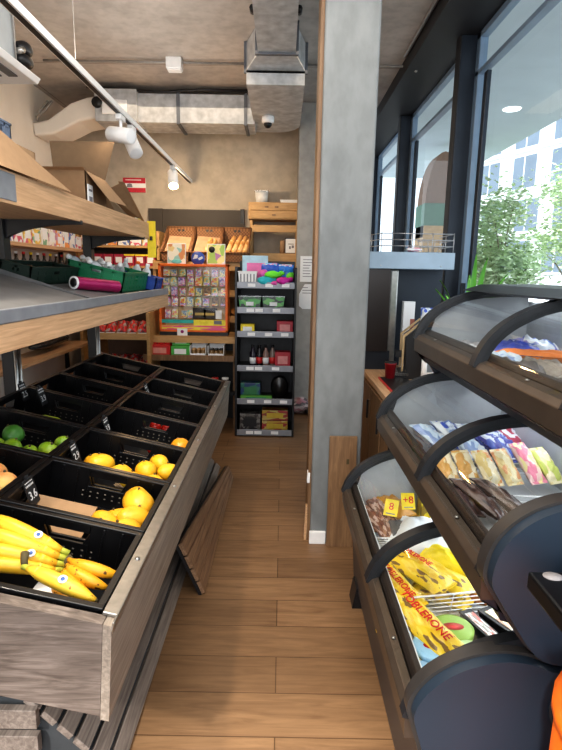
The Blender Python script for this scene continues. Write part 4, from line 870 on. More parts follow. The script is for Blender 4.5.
# left low shelf of red packets
ls=thing('low_shelf','low two-tier wooden shelf of red packets left of the pine counter','shelf',(-1.53,5.2,0))
for x in (-.28,.25): MB().box(x,x+.03,-.2,.2,0,1.16).build('side_panel',M['pine'],ls)
for z in (.95,.62,.25): 
    MB().add([(-.26,-.25,z-.03),(.26,-.25,z-.03),(.26,.2,z+.02),(-.26,.2,z+.02),(-.26,-.25,z-.015),(.26,-.25,z-.015),(.26,.2,z+.035),(-.26,.2,z+.035)],[(3,2,1,0),(4,5,6,7),(0,1,5,4),(1,2,6,5),(2,3,7,6),(3,0,4,7)]).build('shelf',M['pine'],ls); MB().box(-.27,.27,-.265,-.25,z-.04,z+.02).build('shelf_lip',M['pine'],ls)
redp=pack('red_grey_print',[(.5,.02,.03),(.55,.03,.03),(.12,.03,.04),(.35,.3,.3),(.5,.02,.02)],5)
for r,z in enumerate((.965,.635)):
    for j in range(5):
        t=thing('red_packet','glossy red packet, %s from the left on the %s tier of the low shelf'%(ORD[j],('upper','lower')[r]),'packet',(-1.73+.10*j,5.08,z+.0),(0,0,.1),'red packets on the low shelf'); MB().pillow(.095,.22,.07,j,M=TR(0,.03,.05)@RX(.35)).build('pouch',redp,t); MB().box(-.04,.04,-.09,-.075,.0,.006).build('seal',M['paper'],t)
# left wall shelving
ws=thing('wall_shelving','pale wooden wall shelving along the left wall, seen through the black posts','shelving',(-2.28,4.9,0))
for z in (.40,.76,1.16,1.49,1.76): MB().box(-.16,.14,-1.7,1.05,z-.03,z).build('shelf',M['oakw'],ws); 
for y in (-1.7,-.3,1.03): MB().box(-.165,-.13,y-.02,y+.02,0,2.05).build('post',M['blackm'],ws)
palette=[(.65,.12,.2),(.8,.75,.65),(.12,.2,.5),(.8,.55,.1),(.6,.3,.45),(.75,.78,.8),(.2,.4,.25),(.85,.35,.1)]
gm=[pack('grocery_print_%d'%i,[palette[i],palette[(i+3)%8],(.85,.82,.78),palette[i]],4,seed=i) for i in range(8)]
cols=['red','cream','blue','amber','pink','white','green','orange']
for j in range(16):
    y=3.35+.165*j; i=(j*3)%8; h=.13+.04*((j*5)%3)
    boxy('grocery_box','%s printed carton, %s along the top wall shelf behind the posts'%(cols[i],ORD[j]),'box',(-2.25,y,1.761),(.15,.13,h),gm[i],'cartons on the top wall shelf',PI/2,front=M['paper'])
for j in range(20):
    y=3.32+.132*j
    t=thing('sauce_bottle','dark sauce bottle, %s along the second wall shelf behind the posts'%ORD[j],'bottle',(-2.22,y,1.491),(0,0,0),'bottles on the second wall shelf'); MB().lathe([(.025,0),(.028,.005),(.028,.11),(.012,.15),(.012,.18)],10).build('bottle_body',plain('sauce_glass',(.03,.02,.015),.2) if j==0 else bpy.data.materials['sauce_glass'],t); MB().lathe([(.014,.18),(.014,.20),(0,.2)],8).build('cap',(M['paper'],M['red'],M['yellow'])[j%3],t); MB().lathe([(.0285,.03),(.0285,.085)],10).build('label',(M['paper'],M['yellow'],M['paper'],M['cardb'])[j%4],t)
t=thing('plastic_bag','crumpled black plastic bag on the wall shelf behind the near post','bag',(-2.28,5.15,.762),(0,0,PI/2)); MB().blob((0,0,.075),(.36,.09,.05),8,.16,20,10).build('bag_body',plain('black_film',(.03,.032,.035),.25,bump=.6),t); MB().blob((.33,0,.075),(.07,.04,.03),3,.2).build('knot',plain('grey_film',(.25,.26,.27),.3),t)
t=thing('leaflet_stand','pale grey sloping leaflet tray behind the metal shelf tray at the left','tray',(-2.15,3.75,1.491)); MB().prism([(-.1,0),(.1,0),(.1,.03),(-.1,.15)],-.3,.35).build('tray_body',M['greyblue'] if False else plain('pale_grey_tray',(.45,.47,.5),.5),t); MB().add([(-.09,-.25,.152),(.09,-.25,.043),(.09,.2,.043),(-.09,.2,.152)],[(0,1,2,3)]).build('leaflet',M['paper'],t)
# corner shelving on the back wall
cs=thing('corner_shelf','wooden shelf on the back wall left of the bread baskets with red boxes','shelf',(-1.8,6.2,0))
for z in (.5,.95,1.30,1.60,1.82): MB().box(-.5,.42,-.18,.18,z-.025,z).build('shelf',M['pine'],cs)
for x in (-.5,.40): MB().box(x,x+.03,-.18,.18,0,1.98).build('side_panel',M['pine'],cs)
MB().box(-.47,.40,.16,.18,0,1.98).build('back_board',plain('dark_brown_board',(.10,.06,.04),.7),cs)  # back board in one even dark brown
for j in range(7): boxy('tea_box','dark red box with cream square, %s from the left on the back wall shelf'%ORD[j],'box',(-2.19+.118*j,6.1,1.601),(.11,.09,.125),plain('tea_red',(.36,.02,.05),.4) if j==0 else bpy.data.materials['tea_red'],'dark red boxes on the back wall shelf',0,lid=M['yellow'] if j>3 else None,front=M['paper'])
for j in range(6): boxy('grocery_box','%s printed carton, %s from the left on the upper back wall shelf'%(cols[(j*3+1)%8],ORD[j]),'box',(-2.18+.135*j,6.1,1.821),(.12,.1,.12+.02*(j%2)),gm[(j*3+1)%8],'cartons on the upper back wall shelf',0,front=M['paper'])
for j in range(6): boxy('grocery_box','%s printed carton, %s from the left on the lower back wall shelf'%(cols[(j*5)%8],ORD[j]),'box',(-2.18+.135*j,6.1,1.301),(.12,.1,.15+.03*(j%2)),gm[(j*5)%8],'cartons on the lower back wall shelf',0,front=M['paper'])
# ------------------------------------------------------------------ freezers
YN,YF=1.085,2.42
FR=[(.31,.53),(.46,.90),(.61,1.28)]
ARC=[(-.002,-.012),(.016,.04),(.042,.082),(.08,.12),(.125,.150),(.18,.177),(.25,.198),(.34,.208),(.45,.21)]
def chaikin(p,n=2,closed=True):
    for _ in range(n):
        q=[]; L=len(p)
        for i in range(L if closed else L-1):
            a=p[i]; b=p[(i+1)%L]; d=math.hypot(a[0]-b[0],a[1]-b[1])
            if d>.2: f=.02/d
            else: f=.25
            q+=[(a[0]+(b[0]-a[0])*f,a[1]+(b[1]-a[1])*f),(b[0]+(a[0]-b[0])*f,b[1]+(a[1]-b[1])*f)]
        if not closed: q=[p[0]]+q+[p[-1]]
        p=q
    return p
ARC=chaikin(ARC,1,False)
def off(pts,d):
    out=[]
    for i,p in enumerate(pts):
        a=pts[max(0,i-1)];b=pts[min(len(pts)-1,i+1)]; t=Vector((b[0]-a[0],b[1]-a[1])).normalized(); n=Vector((-t.y,t.x)); out.append((p[0]+n.x*d,p[1]+n.y*d))
    return out
def freezer(k,label):
    fx,fzz=FR[k]; dep=.60 if k<2 else .53
    t=thing('display_freezer',label,'freezer',(fx,1.76,0),(0,0,0),'curved-glass freezers on the right')
    y0,y1=YN-1.76,YF-1.76
    Z=lambda pts:[(x,z+fzz) for x,z in pts]
    fl=-.17 if k==0 else -.118
    # outer body
    if k==0: body=[(.07,-.45),(.05,-.075),(.055,fl-.02),(dep,fl-.02),(dep,-.45)]
    else: body=[(.005,-.07),(.10,-.135),(dep,-.135),(dep,fl-.003),(.05,fl-.003),(.035,-.07)]
    MB().prism(Z(body),y0,y1).build('cabinet_body',M['fzd'],t)
    if k: MB().add([(.002,y0,fzz-.072),(.095,y0,fzz-.134),(.095,y1,fzz-.134),(.002,y1,fzz-.072)],[(0,1,2,3)]).build('front_band',M['redband'] if k==2 else M['bronzed'],t)
    ro=MB().prism(Z([(0,-.07),(-.002,-.012),(.012,.004),(.034,.012),(.036,-.07)]),y0,y1).build('front_rail',M['bronze'],t,bevel=.003)
    MB().prism(Z([(.037,-.06),(.037,.012),(.048,.028),(.064,.030),(.066,-.06)]),y0,y1).build('inner_rail',M['bronzed'],t,bevel=.003)
    MB().prism(Z([(.066,fl),(.066,.02),(.070,.02),(.070,fl)]),y0,y1).add([(.066,y0,fzz+fl),(dep,y0,fzz+fl),(dep,y1,fzz+fl),(.066,y1,fzz+fl)],[(0,1,2,3)]).add([(dep-.024,y0,fzz+fl),(dep-.024,y1,fzz+fl),(dep-.024,y1,fzz+.2),(dep-.024,y0,fzz+.2)],[(0,1,2,3)]).build('white_liner',M['inner'] if k==0 else M['inner2'],t)
    MB().add([(.07,y1-.004,fzz+fl),(dep-.02,y1-.004,fzz+fl),(dep-.02,y1-.004,fzz+.19),(.20,y1-.004,fzz+.165),(.09,y1-.004,fzz+.09),(.07,y1-.004,fzz+.02)],[(0,1,2,3,4,5)]).build('end_liner',M['inner2'],t)
    MB().prism(Z([(dep-.02,fl),(dep-.02,.212),(dep+.02,.212),(dep+.02,fl)]),y0,y1).build('rear_panel',M['fzd'],t)
    MB().box(dep-.05,dep-.025,y0+.05,y1-.05,fzz+.165,fzz+.18).build('light_strip',M['led'],t)
    ym=1.66-1.76
    g=off(ARC,-.010)[1:]+[(dep,.20)]
    for nm,a,b in (('far_lid',ym+.02,y1-.02),('near_lid',y0+.02,ym-.02)):
        m=MB(); n=len(g)
        m.add([(x,a,z+fzz) for x,z in g]+[(x,b,z+fzz) for x,z in g],[(i,i+1,n+i+1,n+i) for i in range(n-1)],0,True); m.build(nm,M['dome'],t)
    top=ARC+[(dep+.02,.212)]
    for y,w,mt in ((ym,.021,M['rubber']),(y1-.008,.016,M['rubber']),(y0+.012,.016,M['rubber'])):
        o_=off(top,.008); i_=off(top,-.016)
        m=MB(); m.prism(Z(o_+i_[::-1]),y-w,y+w,'Y',0,False)
        o2=off(top,-.015); i2=off(top,-.028); m.prism(Z(o2+i2[::-1]),y-w*.55-.01,y+w*.55-.01)
        m.build('lid_arch',mt,t,bevel=.003)
    for y in (y0+.25,y0+.62,y1-.25): MB().lathe([(.006,0),(.006,.003),(0,.004)],8,M=TR(.022,y,fzz+.010)).build('rail_screw',M['chrome'],t)
    return t
f1=freezer(0,'lowest curved-glass freezer, standing on the floor, full of yellow bags')
f2=freezer(1,'middle curved-glass freezer, second tier, with a row of cream and orange pouches')
f3=freezer(2,'topmost curved-glass freezer with blue bags and dark red band beneath')
RIMM=plain('grey_bronze_rim',(.055,.05,.048),.38,metal=.2)
def cap(par,poly,y0,y1,fx,name='end_cap'):
    p=chaikin([(x-fx,z) for x,z in poly]); cx=sum(a for a,_ in p)/len(p); cz=sum(b for _,b in p)/len(p)
    c=MB().prism(p,y0-1.76,y1-1.76,'Y',0,True).build(name,RIMM,par)
    q=[(cx+(x-cx)*.945,cz+(z-cz)*.965) for x,z in p]
    MB().prism(q,y0-1.76-.028,y0-1.76+.01,'Y',0,True).build('cap_face',M['fz'],c,bevel=.012,seg=3)
    return c
c1=[(.44,.03),(.385,.25),(.345,.43),(.308,.545),(.303,.585),(.318,.625),(.345,.66),(.385,.692),(.432,.716),(.51,.735),(.585,.725),(.62,.705),(.93,.705),(.93,.03)]
cap(f1,[(a,b-.012*(b>.55)) for a,b in c1],1.06,1.095,.31)
o=MB().lathe([(.065,0),(.067,.004),(.06,.006),(0,.006)],28,M=TR(.68-.31,1.030-1.76,.60)@RX(PI/2)).build('round_joint',M['fzd'],f1)
c2=[(.448,.90),(.449,.94),(.462,.985),(.487,1.02),(.52,1.05),(.565,1.075),(.63,1.092),(.80,1.10),(1.07,1.10),(1.07,.70),(.66,.70),(.605,.705),(.57,.722),(.535,.765),(.50,.82),(.468,.868)]
cap(f2,c2,1.055,1.095,.46)
cap(f3,[(x+.15 if x<1 else 1.16,z+.375) for x,z in c2],1.055,1.095,.61)
# far end panels
for f,c,fx,top in ((f1,c1,.31,0),(f2,c2,.46,0),(f3,[(x+.15 if x<1 else 1.16,z+.375) for x,z in c2],.61,0)):
    p=[(x-fx+.03*(x<.6+fx-.31),z-.04*(z>.2)) for x,z in c]
    MB().prism(p,YF-1.76+.0,YF-1.76+.02,'Y').build('far_end_panel',M['fzd'],f)
for y in (2.30,1.25): MB().prism([(.045,0),(.10,0),(.10,.10),(.06,.10)],y-1.76-.05,y-1.76+.06).build('foot',M['blackm'],f1)
MB().box(.80,.84,YN-1.76,YF-1.76,.0,1.15).build('support_frame',M['fzd'],f1)
MB().prism([(.20,.208),(.28,.235),(.50,.24),(.56,.20),(.56,.17)],-.25,.66,'Y',0,False,TR(0,0,1.28)).build('top_cover',M['rubber'],f3,bevel=.006)
# wire baskets (dividers)
def wire(lab,loc,w,h,nx,nz,rot=(0,0,0),r=.0016,legs=.05):
    t=thing('wire_divider',lab,'wire divider',loc,rot)
    m=MB()
    for i in range(nz+1): m.tube([(0,0,h*i/nz),(w,0,h*i/nz)],r*1.15,5)
    m.build('wires',M['wire'],t)
    m=MB()
    for i in range(nx+1): m.tube([(w*i/nx,0,0),(w*i/nx,0,h)],r,5)
    m.build('cross_wires',M['wire'],t)
    m=MB().tube([(0,0,h),(w,0,h)],r*1.8,6); m.build('top_rail',M['wire'],t)
    return t
wire('white wire divider across the lowest freezer behind the round tubs',(.445,1.62,.385),.30,.115,2,6,(D(14),0,D(10)),.002)
wire('white wire rack at the far left of the lowest freezer',(.385,2.06,.40),.26,.12,3,6,(D(35),0,D(3)))
wire('white wire divider in the near front corner of the lowest freezer',(.385,1.28,.365),.12,.11,3,5,(D(35),0,D(-12)))
wire('white wire divider behind the cream pouches in the middle freezer',(.53,2.0,.785),.5,.085,4,3,(D(30),0,0))
wire('white wire divider under the cream pouches in the middle freezer',(.55,1.68,.785),.48,.06,3,2,(D(30),0,0))
wire('white wire divider in the topmost freezer',(.80,1.60,1.165),.3,.09,3,3,(D(30),0,D(10)))
# frozen goods
ybag=pack('yellow_bag_print',[(.84,.56,.02),(.86,.60,.03),(.82,.54,.02),(.86,.62,.04),(.84,.58,.03),(.22,.12,.03),(.86,.60,.03),(.88,.66,.08),(.84,.58,.03)],6.5)
def bag(name,lab,cat,loc,w,l,t_,mat,rot,grp=None,seed=0,seal=None,txt=None,tsize=.03,tcol=None,toff=(0,0),tsx=1.0):
    """pillow bag: long axis along local X"""
    t=thing(name,lab,cat,loc,rot,grp)
    MB().pillow(w,l,t_,seed,M=RZ(PI/2)).build('pouch',mat,t)
    m=MB()
    for s in (-1,1): m.box(s*l/2-.008,s*l/2+.008,-w*.47,w*.47,-.0022,.0022)
    m.build('crimped_seal',seal or mat,t)
    if txt: text(txt,tsize,tcol or M['red'],t,(toff[0],toff[1],t_*.60+.003),(0,0,0),'lettering',.0012,tsx)
    return t
zb=.43
redl=plain('red_lettering',(.70,.02,.03),.4)
bag('chocolate_bag','long yellow bag with red lettering, nearest the freezer rail','bag',(.475,1.50,.455),.115,.30,.05,ybag,(D(8),D(6),D(-64)),seed=1,txt='TOBLERONE',tsize=.040,tcol=redl,toff=(-.02,.008))
bag('chocolate_bag','yellow bag with red lettering, behind the long yellow bag under the arch','bag',(.408,1.665,.485),.12,.20,.05,ybag,(D(10),D(10),D(-64)),seed=2,txt='TOBLERONE',tsize=.034,tcol=redl,toff=(-.0,.012),tsx=.85)
bag('chocolate_bag','yellow bag lying under the lettered yellow bags against the rail','bag',(.415,1.42,.40),.10,.30,.05,ybag,(D(0),D(0),D(-74)),seed=3)
bag('chocolate_bag','yellow bag in the middle of the yellow pile, right of the lettered bags','bag',(.515,1.80,.475),.11,.28,.05,ybag,(D(8),D(0),D(-58)),seed=4,txt='TOBLERONE',tsize=.03,tcol=redl,toff=(-.03,.03),tsx=.9)
bag('chocolate_bag','third yellow bag from the rail in the yellow pile','bag',(.59,1.80,.46),.11,.28,.05,ybag,(D(5),D(0),D(-52)),seed=6)
bag('chocolate_bag','yellow bag lying flat behind the wire divider','bag',(.60,1.74,.42),.12,.20,.05,ybag,(0,0,D(-35)),seed=7)
bag('chocolate_bag','bright plain yellow bag on top, right of the yellow pile','bag',(.685,1.845,.475),.10,.26,.06,plain('bright_yellow_film',(.90,.72,.03),.3,var=.06),(D(12),D(4),D(-42)),seed=8,seal=M['yellow'])
bag('snack_bag','orange-brown bag in the wire compartment, right of the yellow pile','bag',(.735,1.74,.42),.13,.20,.05,pack('orange_brown_print',[(.45,.2,.04),(.6,.3,.06),(.35,.12,.03)],4),(0,0,D(-30)),seed=9)
wb=bag('ice_bag','white bag with dark blue marks at the back of the near lid, beneath the arch','bag',(.66,2.02,.47),.26,.36,.10,plain('white_film',(.80,.84,.88),.3,var=.05),(D(8),0,D(-30)),seed=10)
m=MB(); R=random.Random(2)
for j in range(9): m.bx((-.01+.028*(j%5),.045-.05*(j//5)+R.uniform(-.006,.006),.052),(.02,.028+R.uniform(0,.012),.008))
m.build('blue_marks',plain('navy_print',(.02,.03,.22),.4),wb)
def tub(lab,loc,r,h,mat,lid,rot=(0,0,0)):
    t=thing('ice_cream_tub',lab,'tub',loc,rot,None); MB().lathe([(r*.82,0),(r*.98,h*.85)],24).build('tub_body',mat,t); MB().lathe([(r*1.03,h*.82),(r*1.03,h),(r*.9,h+.002)],24).build('lid_rim',lid[0],t); MB().lathe([(r*.9,h+.001),(0,h+.002)],24).build('lid_print',lid[1],t)
    MB().lathe([(r*.42,h+.0025),(0,h+.0035)],16,M=Matrix.Diagonal((1.3,.7,1,1))@TR(0,0,0)).build('lid_badge',lid[2],t)
tub('round tub with yellow-green lid and red badge, behind the blue-lidded tub','XXX' and (.565,1.515,.362),.063,.085,plain('tub_black',(.02,.025,.02),.4),(plain('lid_green',(.25,.45,.05),.4),pack('lid_print_a',[(.75,.7,.15),(.4,.55,.1),(.85,.8,.5),(.85,.75,.2)],9,seed=1),redl))
tub('round tub with pale blue lid and red badge at the front of the lowest freezer',(.480,1.425,.362),.063,.085,M['whitep'],(plain('lid_blue',(.35,.60,.80),.4),pack('lid_print_b',[(.40,.65,.85),(.8,.85,.9),(.5,.72,.88),(.85,.75,.2)],9,seed=2),redl))
tub('round tub with pale green lid partly under the near arch of the lowest freezer',(.585,1.395,.362),.058,.085,M['whitep'],(plain('lid_palegreen',(.45,.65,.30),.4),pack('lid_print_c',[(.55,.72,.35),(.8,.85,.7),(.4,.6,.25)],9,seed=3),plain('badge_blue',(.1,.3,.6),.4)))
tub('pale blue round tub in the front corner of the lowest freezer',(.43,1.33,.362),.05,.07,M['whitep'],(plain('lid_blue_b',(.4,.62,.8),.4),pack('lid_print_d',[(.45,.68,.85),(.85,.85,.3),(.8,.85,.9)],9,seed=5),M['yellow']))
for j,(x,y,rz,w,lab) in enumerate(((.665,1.525,-70,.045,'narrow dark tub with printed label, right of the yellow-green round tub'),(.755,1.55,-62,.075,'rectangular dark tray with cream window, rightmost beside the round tubs'))):
    t=thing('ready_meal_tray',lab,'tray',(x,y,.362),(0,0,D(rz))); MB().prism([(-.075,0),(.075,0),(.085,.075),(-.085,.075)],-w*.5,w*.5).build('tray_body',M['blackm'],t,bevel=.004); MB().box(-.09,.09,-w*.55,w*.55,.075,.082).build('rim',M['blackm'],t,bevel=.002); MB().box(-.07,.07,-w*.36,w*.36,.082,.0845).build('label',pack('meal_label_%d'%j,[(.8,.72,.5),(.75,.65,.42),(.82,.78,.65),(.6,.3,.2)] if j else [(.8,.78,.75),(.6,.15,.12),(.3,.28,.25)],5,seed=j),t)
# far compartment of the lowest freezer
cop=pack('copper_wrap_print',[(.22,.10,.06),(.40,.22,.14),(.14,.06,.04),(.5,.36,.3)],6)
for j,(x,y,z,rz) in enumerate(((.42,2.30,.44,-80),(.45,2.22,.455,-75),(.475,2.32,.47,-85))):
    bag('wafer_pack','shiny copper-brown pack, %s from the rail at the far end of the lowest freezer'%ORD[j],'pack',(x,y,z),.09,.26,.045,cop,(D(5),0,D(rz)),'copper packs',seed=j+20)
bag('snack_bag','plump amber-orange bag beside the copper packs','bag',(.545,2.36,.47),.12,.22,.07,plain('amber_film',(.55,.27,.04),.3,var=.25),(0,0,D(-70)),seed=30)
def sigil(lab,loc,rot,txt,col=M['yellow']):
    t=thing('price_flag',lab,'price tag',loc,rot); MB().box(-.030,.030,-.037,.037,-.002,.002).build('card',col,t); text(txt,.046,redl,t,(0,.004,.0028),(0,0,0),'price_digits',.0006)
    MB().box(-.02,.02,-.03,-.025,.002,.0032).build('printed_line',M['ink'],t)
sigil('yellow price flag with red digits, upright behind the middle of the far lid',(.585,2.25,.545),(D(55),0,D(0)),'+8')
sigil('yellow price flag with red digit, tilted beside the amber bag',(.500,2.20,.535),(D(50),0,D(-22)),'8')
t=thing('ice_cream_carton','tall yellow printed carton at the far end of the lowest freezer','carton',(.63,2.40,.362),(0,0,.1)); t.location=(.72,2.375,.362); MB().box(-.05,.05,-.03,.03,0,.25).build('box_body',pack('yellow_black_print',[(.8,.6,.03),(.85,.65,.04),(.3,.2,.03),(.85,.68,.05)],4,seed=2),t,bevel=.003); MB().box(-.04,.04,-.033,-.03,.17,.20).build('front_label',M['ink'],t)
t=thing('ice_cream_carton','grey carton with round yellow badge under the price flags','carton',(.56,2.12,.362),(0,0,0)); MB().box(-.075,.09,-.06,.06,0,.125).build('box_body',plain('grey_carton',(.10,.105,.12),.4),t,bevel=.004)
MB().lathe([(.028,0),(.028,.002),(0,.003)],20,M=TR(.0,-.0,.125)).build('yellow_badge',M['yellow'],t); text('M',.034,M['ink'],t,(.0,-.0,.1285),(0,0,0),'lettering',.0006)
t=thing('ice_cream_carton','white carton lying right of the grey badged carton','carton',(.75,2.20,.362),(0,0,.15)); MB().box(-.06,.06,-.07,.07,0,.10).build('box_body',M['paper'],t,bevel=.003); MB().box(-.05,.05,-.05,-.01,.10,.102).build('grey_print',M['ink'],t)
t=thing('ice_cream_carton','yellow carton top in front of the grey badged carton','carton',(.52,1.98,.362),(0,0,-.2)); MB().box(-.07,.08,-.05,.05,0,.095).build('box_body',M['yellow'],t,bevel=.003); MB().box(-.05,.05,-.03,.0,.095,.097).build('front_label',M['paper'],t)
# middle freezer
z2=.785
crm=[pack('cream_orange_print_%d'%j,c,3.0,seed=j) for j,c in enumerate(([(.82,.70,.40),(.78,.62,.28),(.85,.76,.55),(.70,.40,.12)],[(.85,.72,.45),(.82,.35,.12),(.86,.78,.58),(.80,.62,.25)],[(.82,.64,.3),(.85,.42,.2),(.88,.78,.5)],[(.82,.25,.35),(.88,.6,.55),(.85,.75,.35)],[(.80,.66,.35),(.85,.75,.5),(.55,.6,.15)]))]
nm=['cream pouch, leftmost of the row in the middle freezer','cream and orange pouch, second from the left in the middle freezer row','orange and cream pouch, third from the left in the middle freezer row','orange and cream pouch, fourth from the left in the middle freezer row','pink and cream pouch, fifth from the left in the middle freezer row','pale cream and green pouch at the right end of the middle freezer row']
for j in range(6):
    bag('cheese_pouch',nm[j],'pouch',(.615+.073*j,1.845+.006*(j%2),z2+.068+.004*j+(.014 if j==4 else 0)),.074,.135+.02*(j==4),.038,crm[(0,0,1,2,3,4)[j]],(0,D(40),D(-78+2*j)),'row of pouches in the middle freezer',seed=40+j)
bag('cheese_pouch','golden clear pouch left of the cream row in the middle freezer','pouch',(.575,1.94,z2+.04),.12,.17,.05,pack('golden_print',[(.55,.38,.12),(.7,.55,.25),(.42,.28,.1),(.75,.6,.15)],4),(0,0,D(-60)),seed=50)
dkw=pack('dark_chocolate_wrap',[(.05,.03,.03),(.09,.05,.045),(.035,.025,.03),(.12,.07,.06)],4)
for j,(x,y) in enumerate(((.575,1.64),(.65,1.60),(.725,1.61))):
    bag('dark_pouch','dark brown wrapped pouch, %s from the rail in the near middle freezer'%ORD[j],'pouch',(x,y,z2+.06),.072,.22,.04,dkw,(D(-14),D(14),D(-66+3*j)),'dark pouches',seed=60+j)
bag('clear_bag','small clear bag with yellow contents at the near rail of the middle freezer','bag',(.555,1.50,z2+.03),.07,.16,.035,pack('clear_yellow_print',[(.35,.3,.25),(.6,.5,.15),(.25,.22,.2)],5),(0,0,D(-70)),seed=70)
blm=[pack('blue_white_print_%d'%j,c,4,seed=j) for j,c in enumerate(([(.06,.12,.55),(.7,.78,.88),(.12,.22,.6),(.8,.85,.9)],[(.55,.68,.82),(.75,.8,.86),(.25,.35,.6)],[(.05,.06,.30),(.1,.15,.5),(.6,.65,.75)],[(.45,.05,.1),(.1,.12,.4),(.7,.7,.75)]))]
for j,(x,y,mi) in enumerate(((.66,2.20,1),(.76,2.25,0),(.85,2.20,0),(.93,2.15,2),(1.0,2.24,3),(.79,2.12,1),(.89,2.09,2))):
    bag('frozen_bag','%s bag, %s among the bags behind the wire in the middle freezer'%(('blue and white','pale blue','navy','red and navy')[mi],ORD[j]),'bag',(x,y,z2+.075),.12,.18,.06,blm[mi],(D(-10),D(24),D(-50-10*(j%3))),'blue bags in the middle freezer',seed=80+j)
t=thing('food_tray','small brown and cream item under the far lid of the middle freezer','tray',(.575,2.24,z2)); MB().blob((0,0,.03),(.05,.045,.03),4,.1).build('wrapped_food',plain('brown_food',(.30,.15,.09),.4),t); MB().box(-.06,.06,-.055,.055,0,.01).build('tray_base',M['cardb'],t)
# topmost freezer
z3=1.165
for j,(x,y,mt,lab) in enumerate(((.90,2.05,plain('royal_blue_film',(.05,.08,.42),.3,var=.4),'crumpled royal blue bag, left under the near lid of the topmost freezer'),(1.02,2.15,blm[0],'blue and white bag behind the orange strip in the topmost freezer'),(.80,1.95,blm[1],'pale blue bag near the arch in the topmost freezer'),(.83,2.25,plain('grey_film_b',(.30,.30,.32),.35,var=.3),'grey bag under the far lid of the topmost freezer'),(.75,2.15,plain('pale_film',(.5,.52,.55),.35,var=.3),'pale silver bag under the far lid of the topmost freezer'),(.90,1.78,plain('grey_food_film',(.28,.25,.22),.35,var=.4),'grey-brown bag in front of the orange strip in the topmost freezer'),(.78,1.76,plain('smoky_film',(.16,.15,.15),.35,var=.4),'smoky dark bag beside the rail in the topmost freezer'),(1.0,1.62,plain('pale_food_film',(.5,.48,.45),.35,var=.3),'pale bag at the near end of the topmost freezer'))):
    bag('frozen_bag',lab,'bag',(x,y,z3+.06+.03*(j<2)),.14,.22,.09,mt,(D(-8),0,D(-40-15*(j%2))),'bags in the topmost freezer',seed=100+j)
t=thing('orange_strip','orange strip of packs lying across the topmost freezer','pack',(.97,1.93,z3+.10),(0,0,D(-25))); MB().pillow(.05,.36,.04,3,M=RZ(PI/2)).build('pouch',plain('orange_film',(.85,.25,.05),.35),t); MB().box(-.19,-.17,-.02,.02,-.002,.004).build('seal',M['paper'],t)
# slab terminal and orange bin at the near end
t=thing('terminal_slab','glossy black slab terminal with round grey sticker on the near freezer end','terminal',(.49,.95,.948)); MB().box(0,.27,-.33,0,0,.037).build('slab',M['black'],t,bevel=.006); MB().lathe([(.019,0),(.019,.001),(0,.0015)],24,M=TR(.040,-.020,.0372)@Matrix.Diagonal((1,.8,1,1))).build('round_sticker',plain('grey_sticker',(.30,.28,.28),.6),t); MB().box(.10,.18,-.05,.055,-.06,.002).build('bracket',M['blackm'],t); MB().box(.0,.27,-.33,-.326,.004,.033).build('front_edge',M['blackm'],t)
t=thing('floor_bin','orange tapered bin at the lower right corner beside the freezer end','bin',(.715,.79,0)); MB().lathe([(.20,.0),(.205,.02),(.20,.74),(.19,.75),(.18,.74),(.18,.66),(0,.66)],28).build('bin_body',M['orange'],t); MB().lathe([(.198,.735),(.207,.745),(.207,.765),(.190,.77)],28).build('rim',M['orange'],t)
# ------------------------------------------------------------------ counter with coffee things
wk=thing('wooden_counter','low wooden counter between the freezers and the concrete column','counter',(.57,3.2,0))
MB().box(0,.60,-.68,.78,.865,.90).build('worktop',M['oakw'],wk,bevel=.003); MB().box(.01,.58,-.66,.76,0,.865).build('cabinet_body',M['plank'],wk)
for y in (-.32,.04,.40): 
    d=MB().box(-.004,.012,y-.33,y+.01,.05,.85).build('door',M['plank'],wk,bevel=.002); MB().bx((-.010,y-.28,.70),(.01,.012,.12)).build('handle',M['blackm'],d)
cf=thing('coffee_station','dark coffee station cabinet with pale steel-blue shelf top behind the counter','coffee station',(.85,3.80,.90))
MB().box(-.27,-.10,-.15,.16,.0,.13).build('lower_box',M['frame'],cf); MB().box(-.285,-.12,-.17,.16,.13,.69).build('dark_door',plain('dark_brown_gloss',(.028,.02,.018),.3,scale=3),cf,bevel=.003)
MB().box(-.115,-.06,-.13,.0,.05,.685).build('chrome_dispenser',M['chrome'],cf,bevel=.01)
MB().box(-.055,.29,.05,.16,.0,.69).build('rear_panel',M['frame'],cf)
MB().box(-.285,.29,-.20,.17,.69,.80).build('shelf_top',M['steelb'],cf,bevel=.003)
m=MB()
for z in (.84,.88,.92): m.tube([(-.27,.15,z),(-.20,-.18,z),(.28,-.18,z),(.28,.15,z)],.003,6)
for x,y in ((-.20,-.18),(-.0,-.18),(.14,-.18),(.28,-.18),(.28,.0),(-.235,0)): m.tube([(x,y,.80),(x,y,.925)],.003,6)
m.build('gallery_rail',M['wirem'],cf)
for x in (-.2,.2): MB().lathe([(.004,0),(.004,.003),(0,.004)],8,M=TR(x,-.2,.71)@RX(PI/2)).build('screw',M['chrome'],cf)
t=thing('wire_basket','round chromed wire basket on the steel-blue shelf top','basket',(1.02,3.76,1.702)); m=MB()
for z,r in ((.003,.06),(.04,.08),(.08,.095)): m.tube([(r*math.cos(a),r*math.sin(a),z) for a in [D(20*k) for k in range(19)]],.0025,5)
m.build('hoops',M['wirem'],t); m=MB()
for k in range(12): a=D(30*k); m.tube([(.06*math.cos(a),.06*math.sin(a),.003),(.095*math.cos(a),.095*math.sin(a),.08)],.002,5)
m.build('spokes',M['wirem'],t)
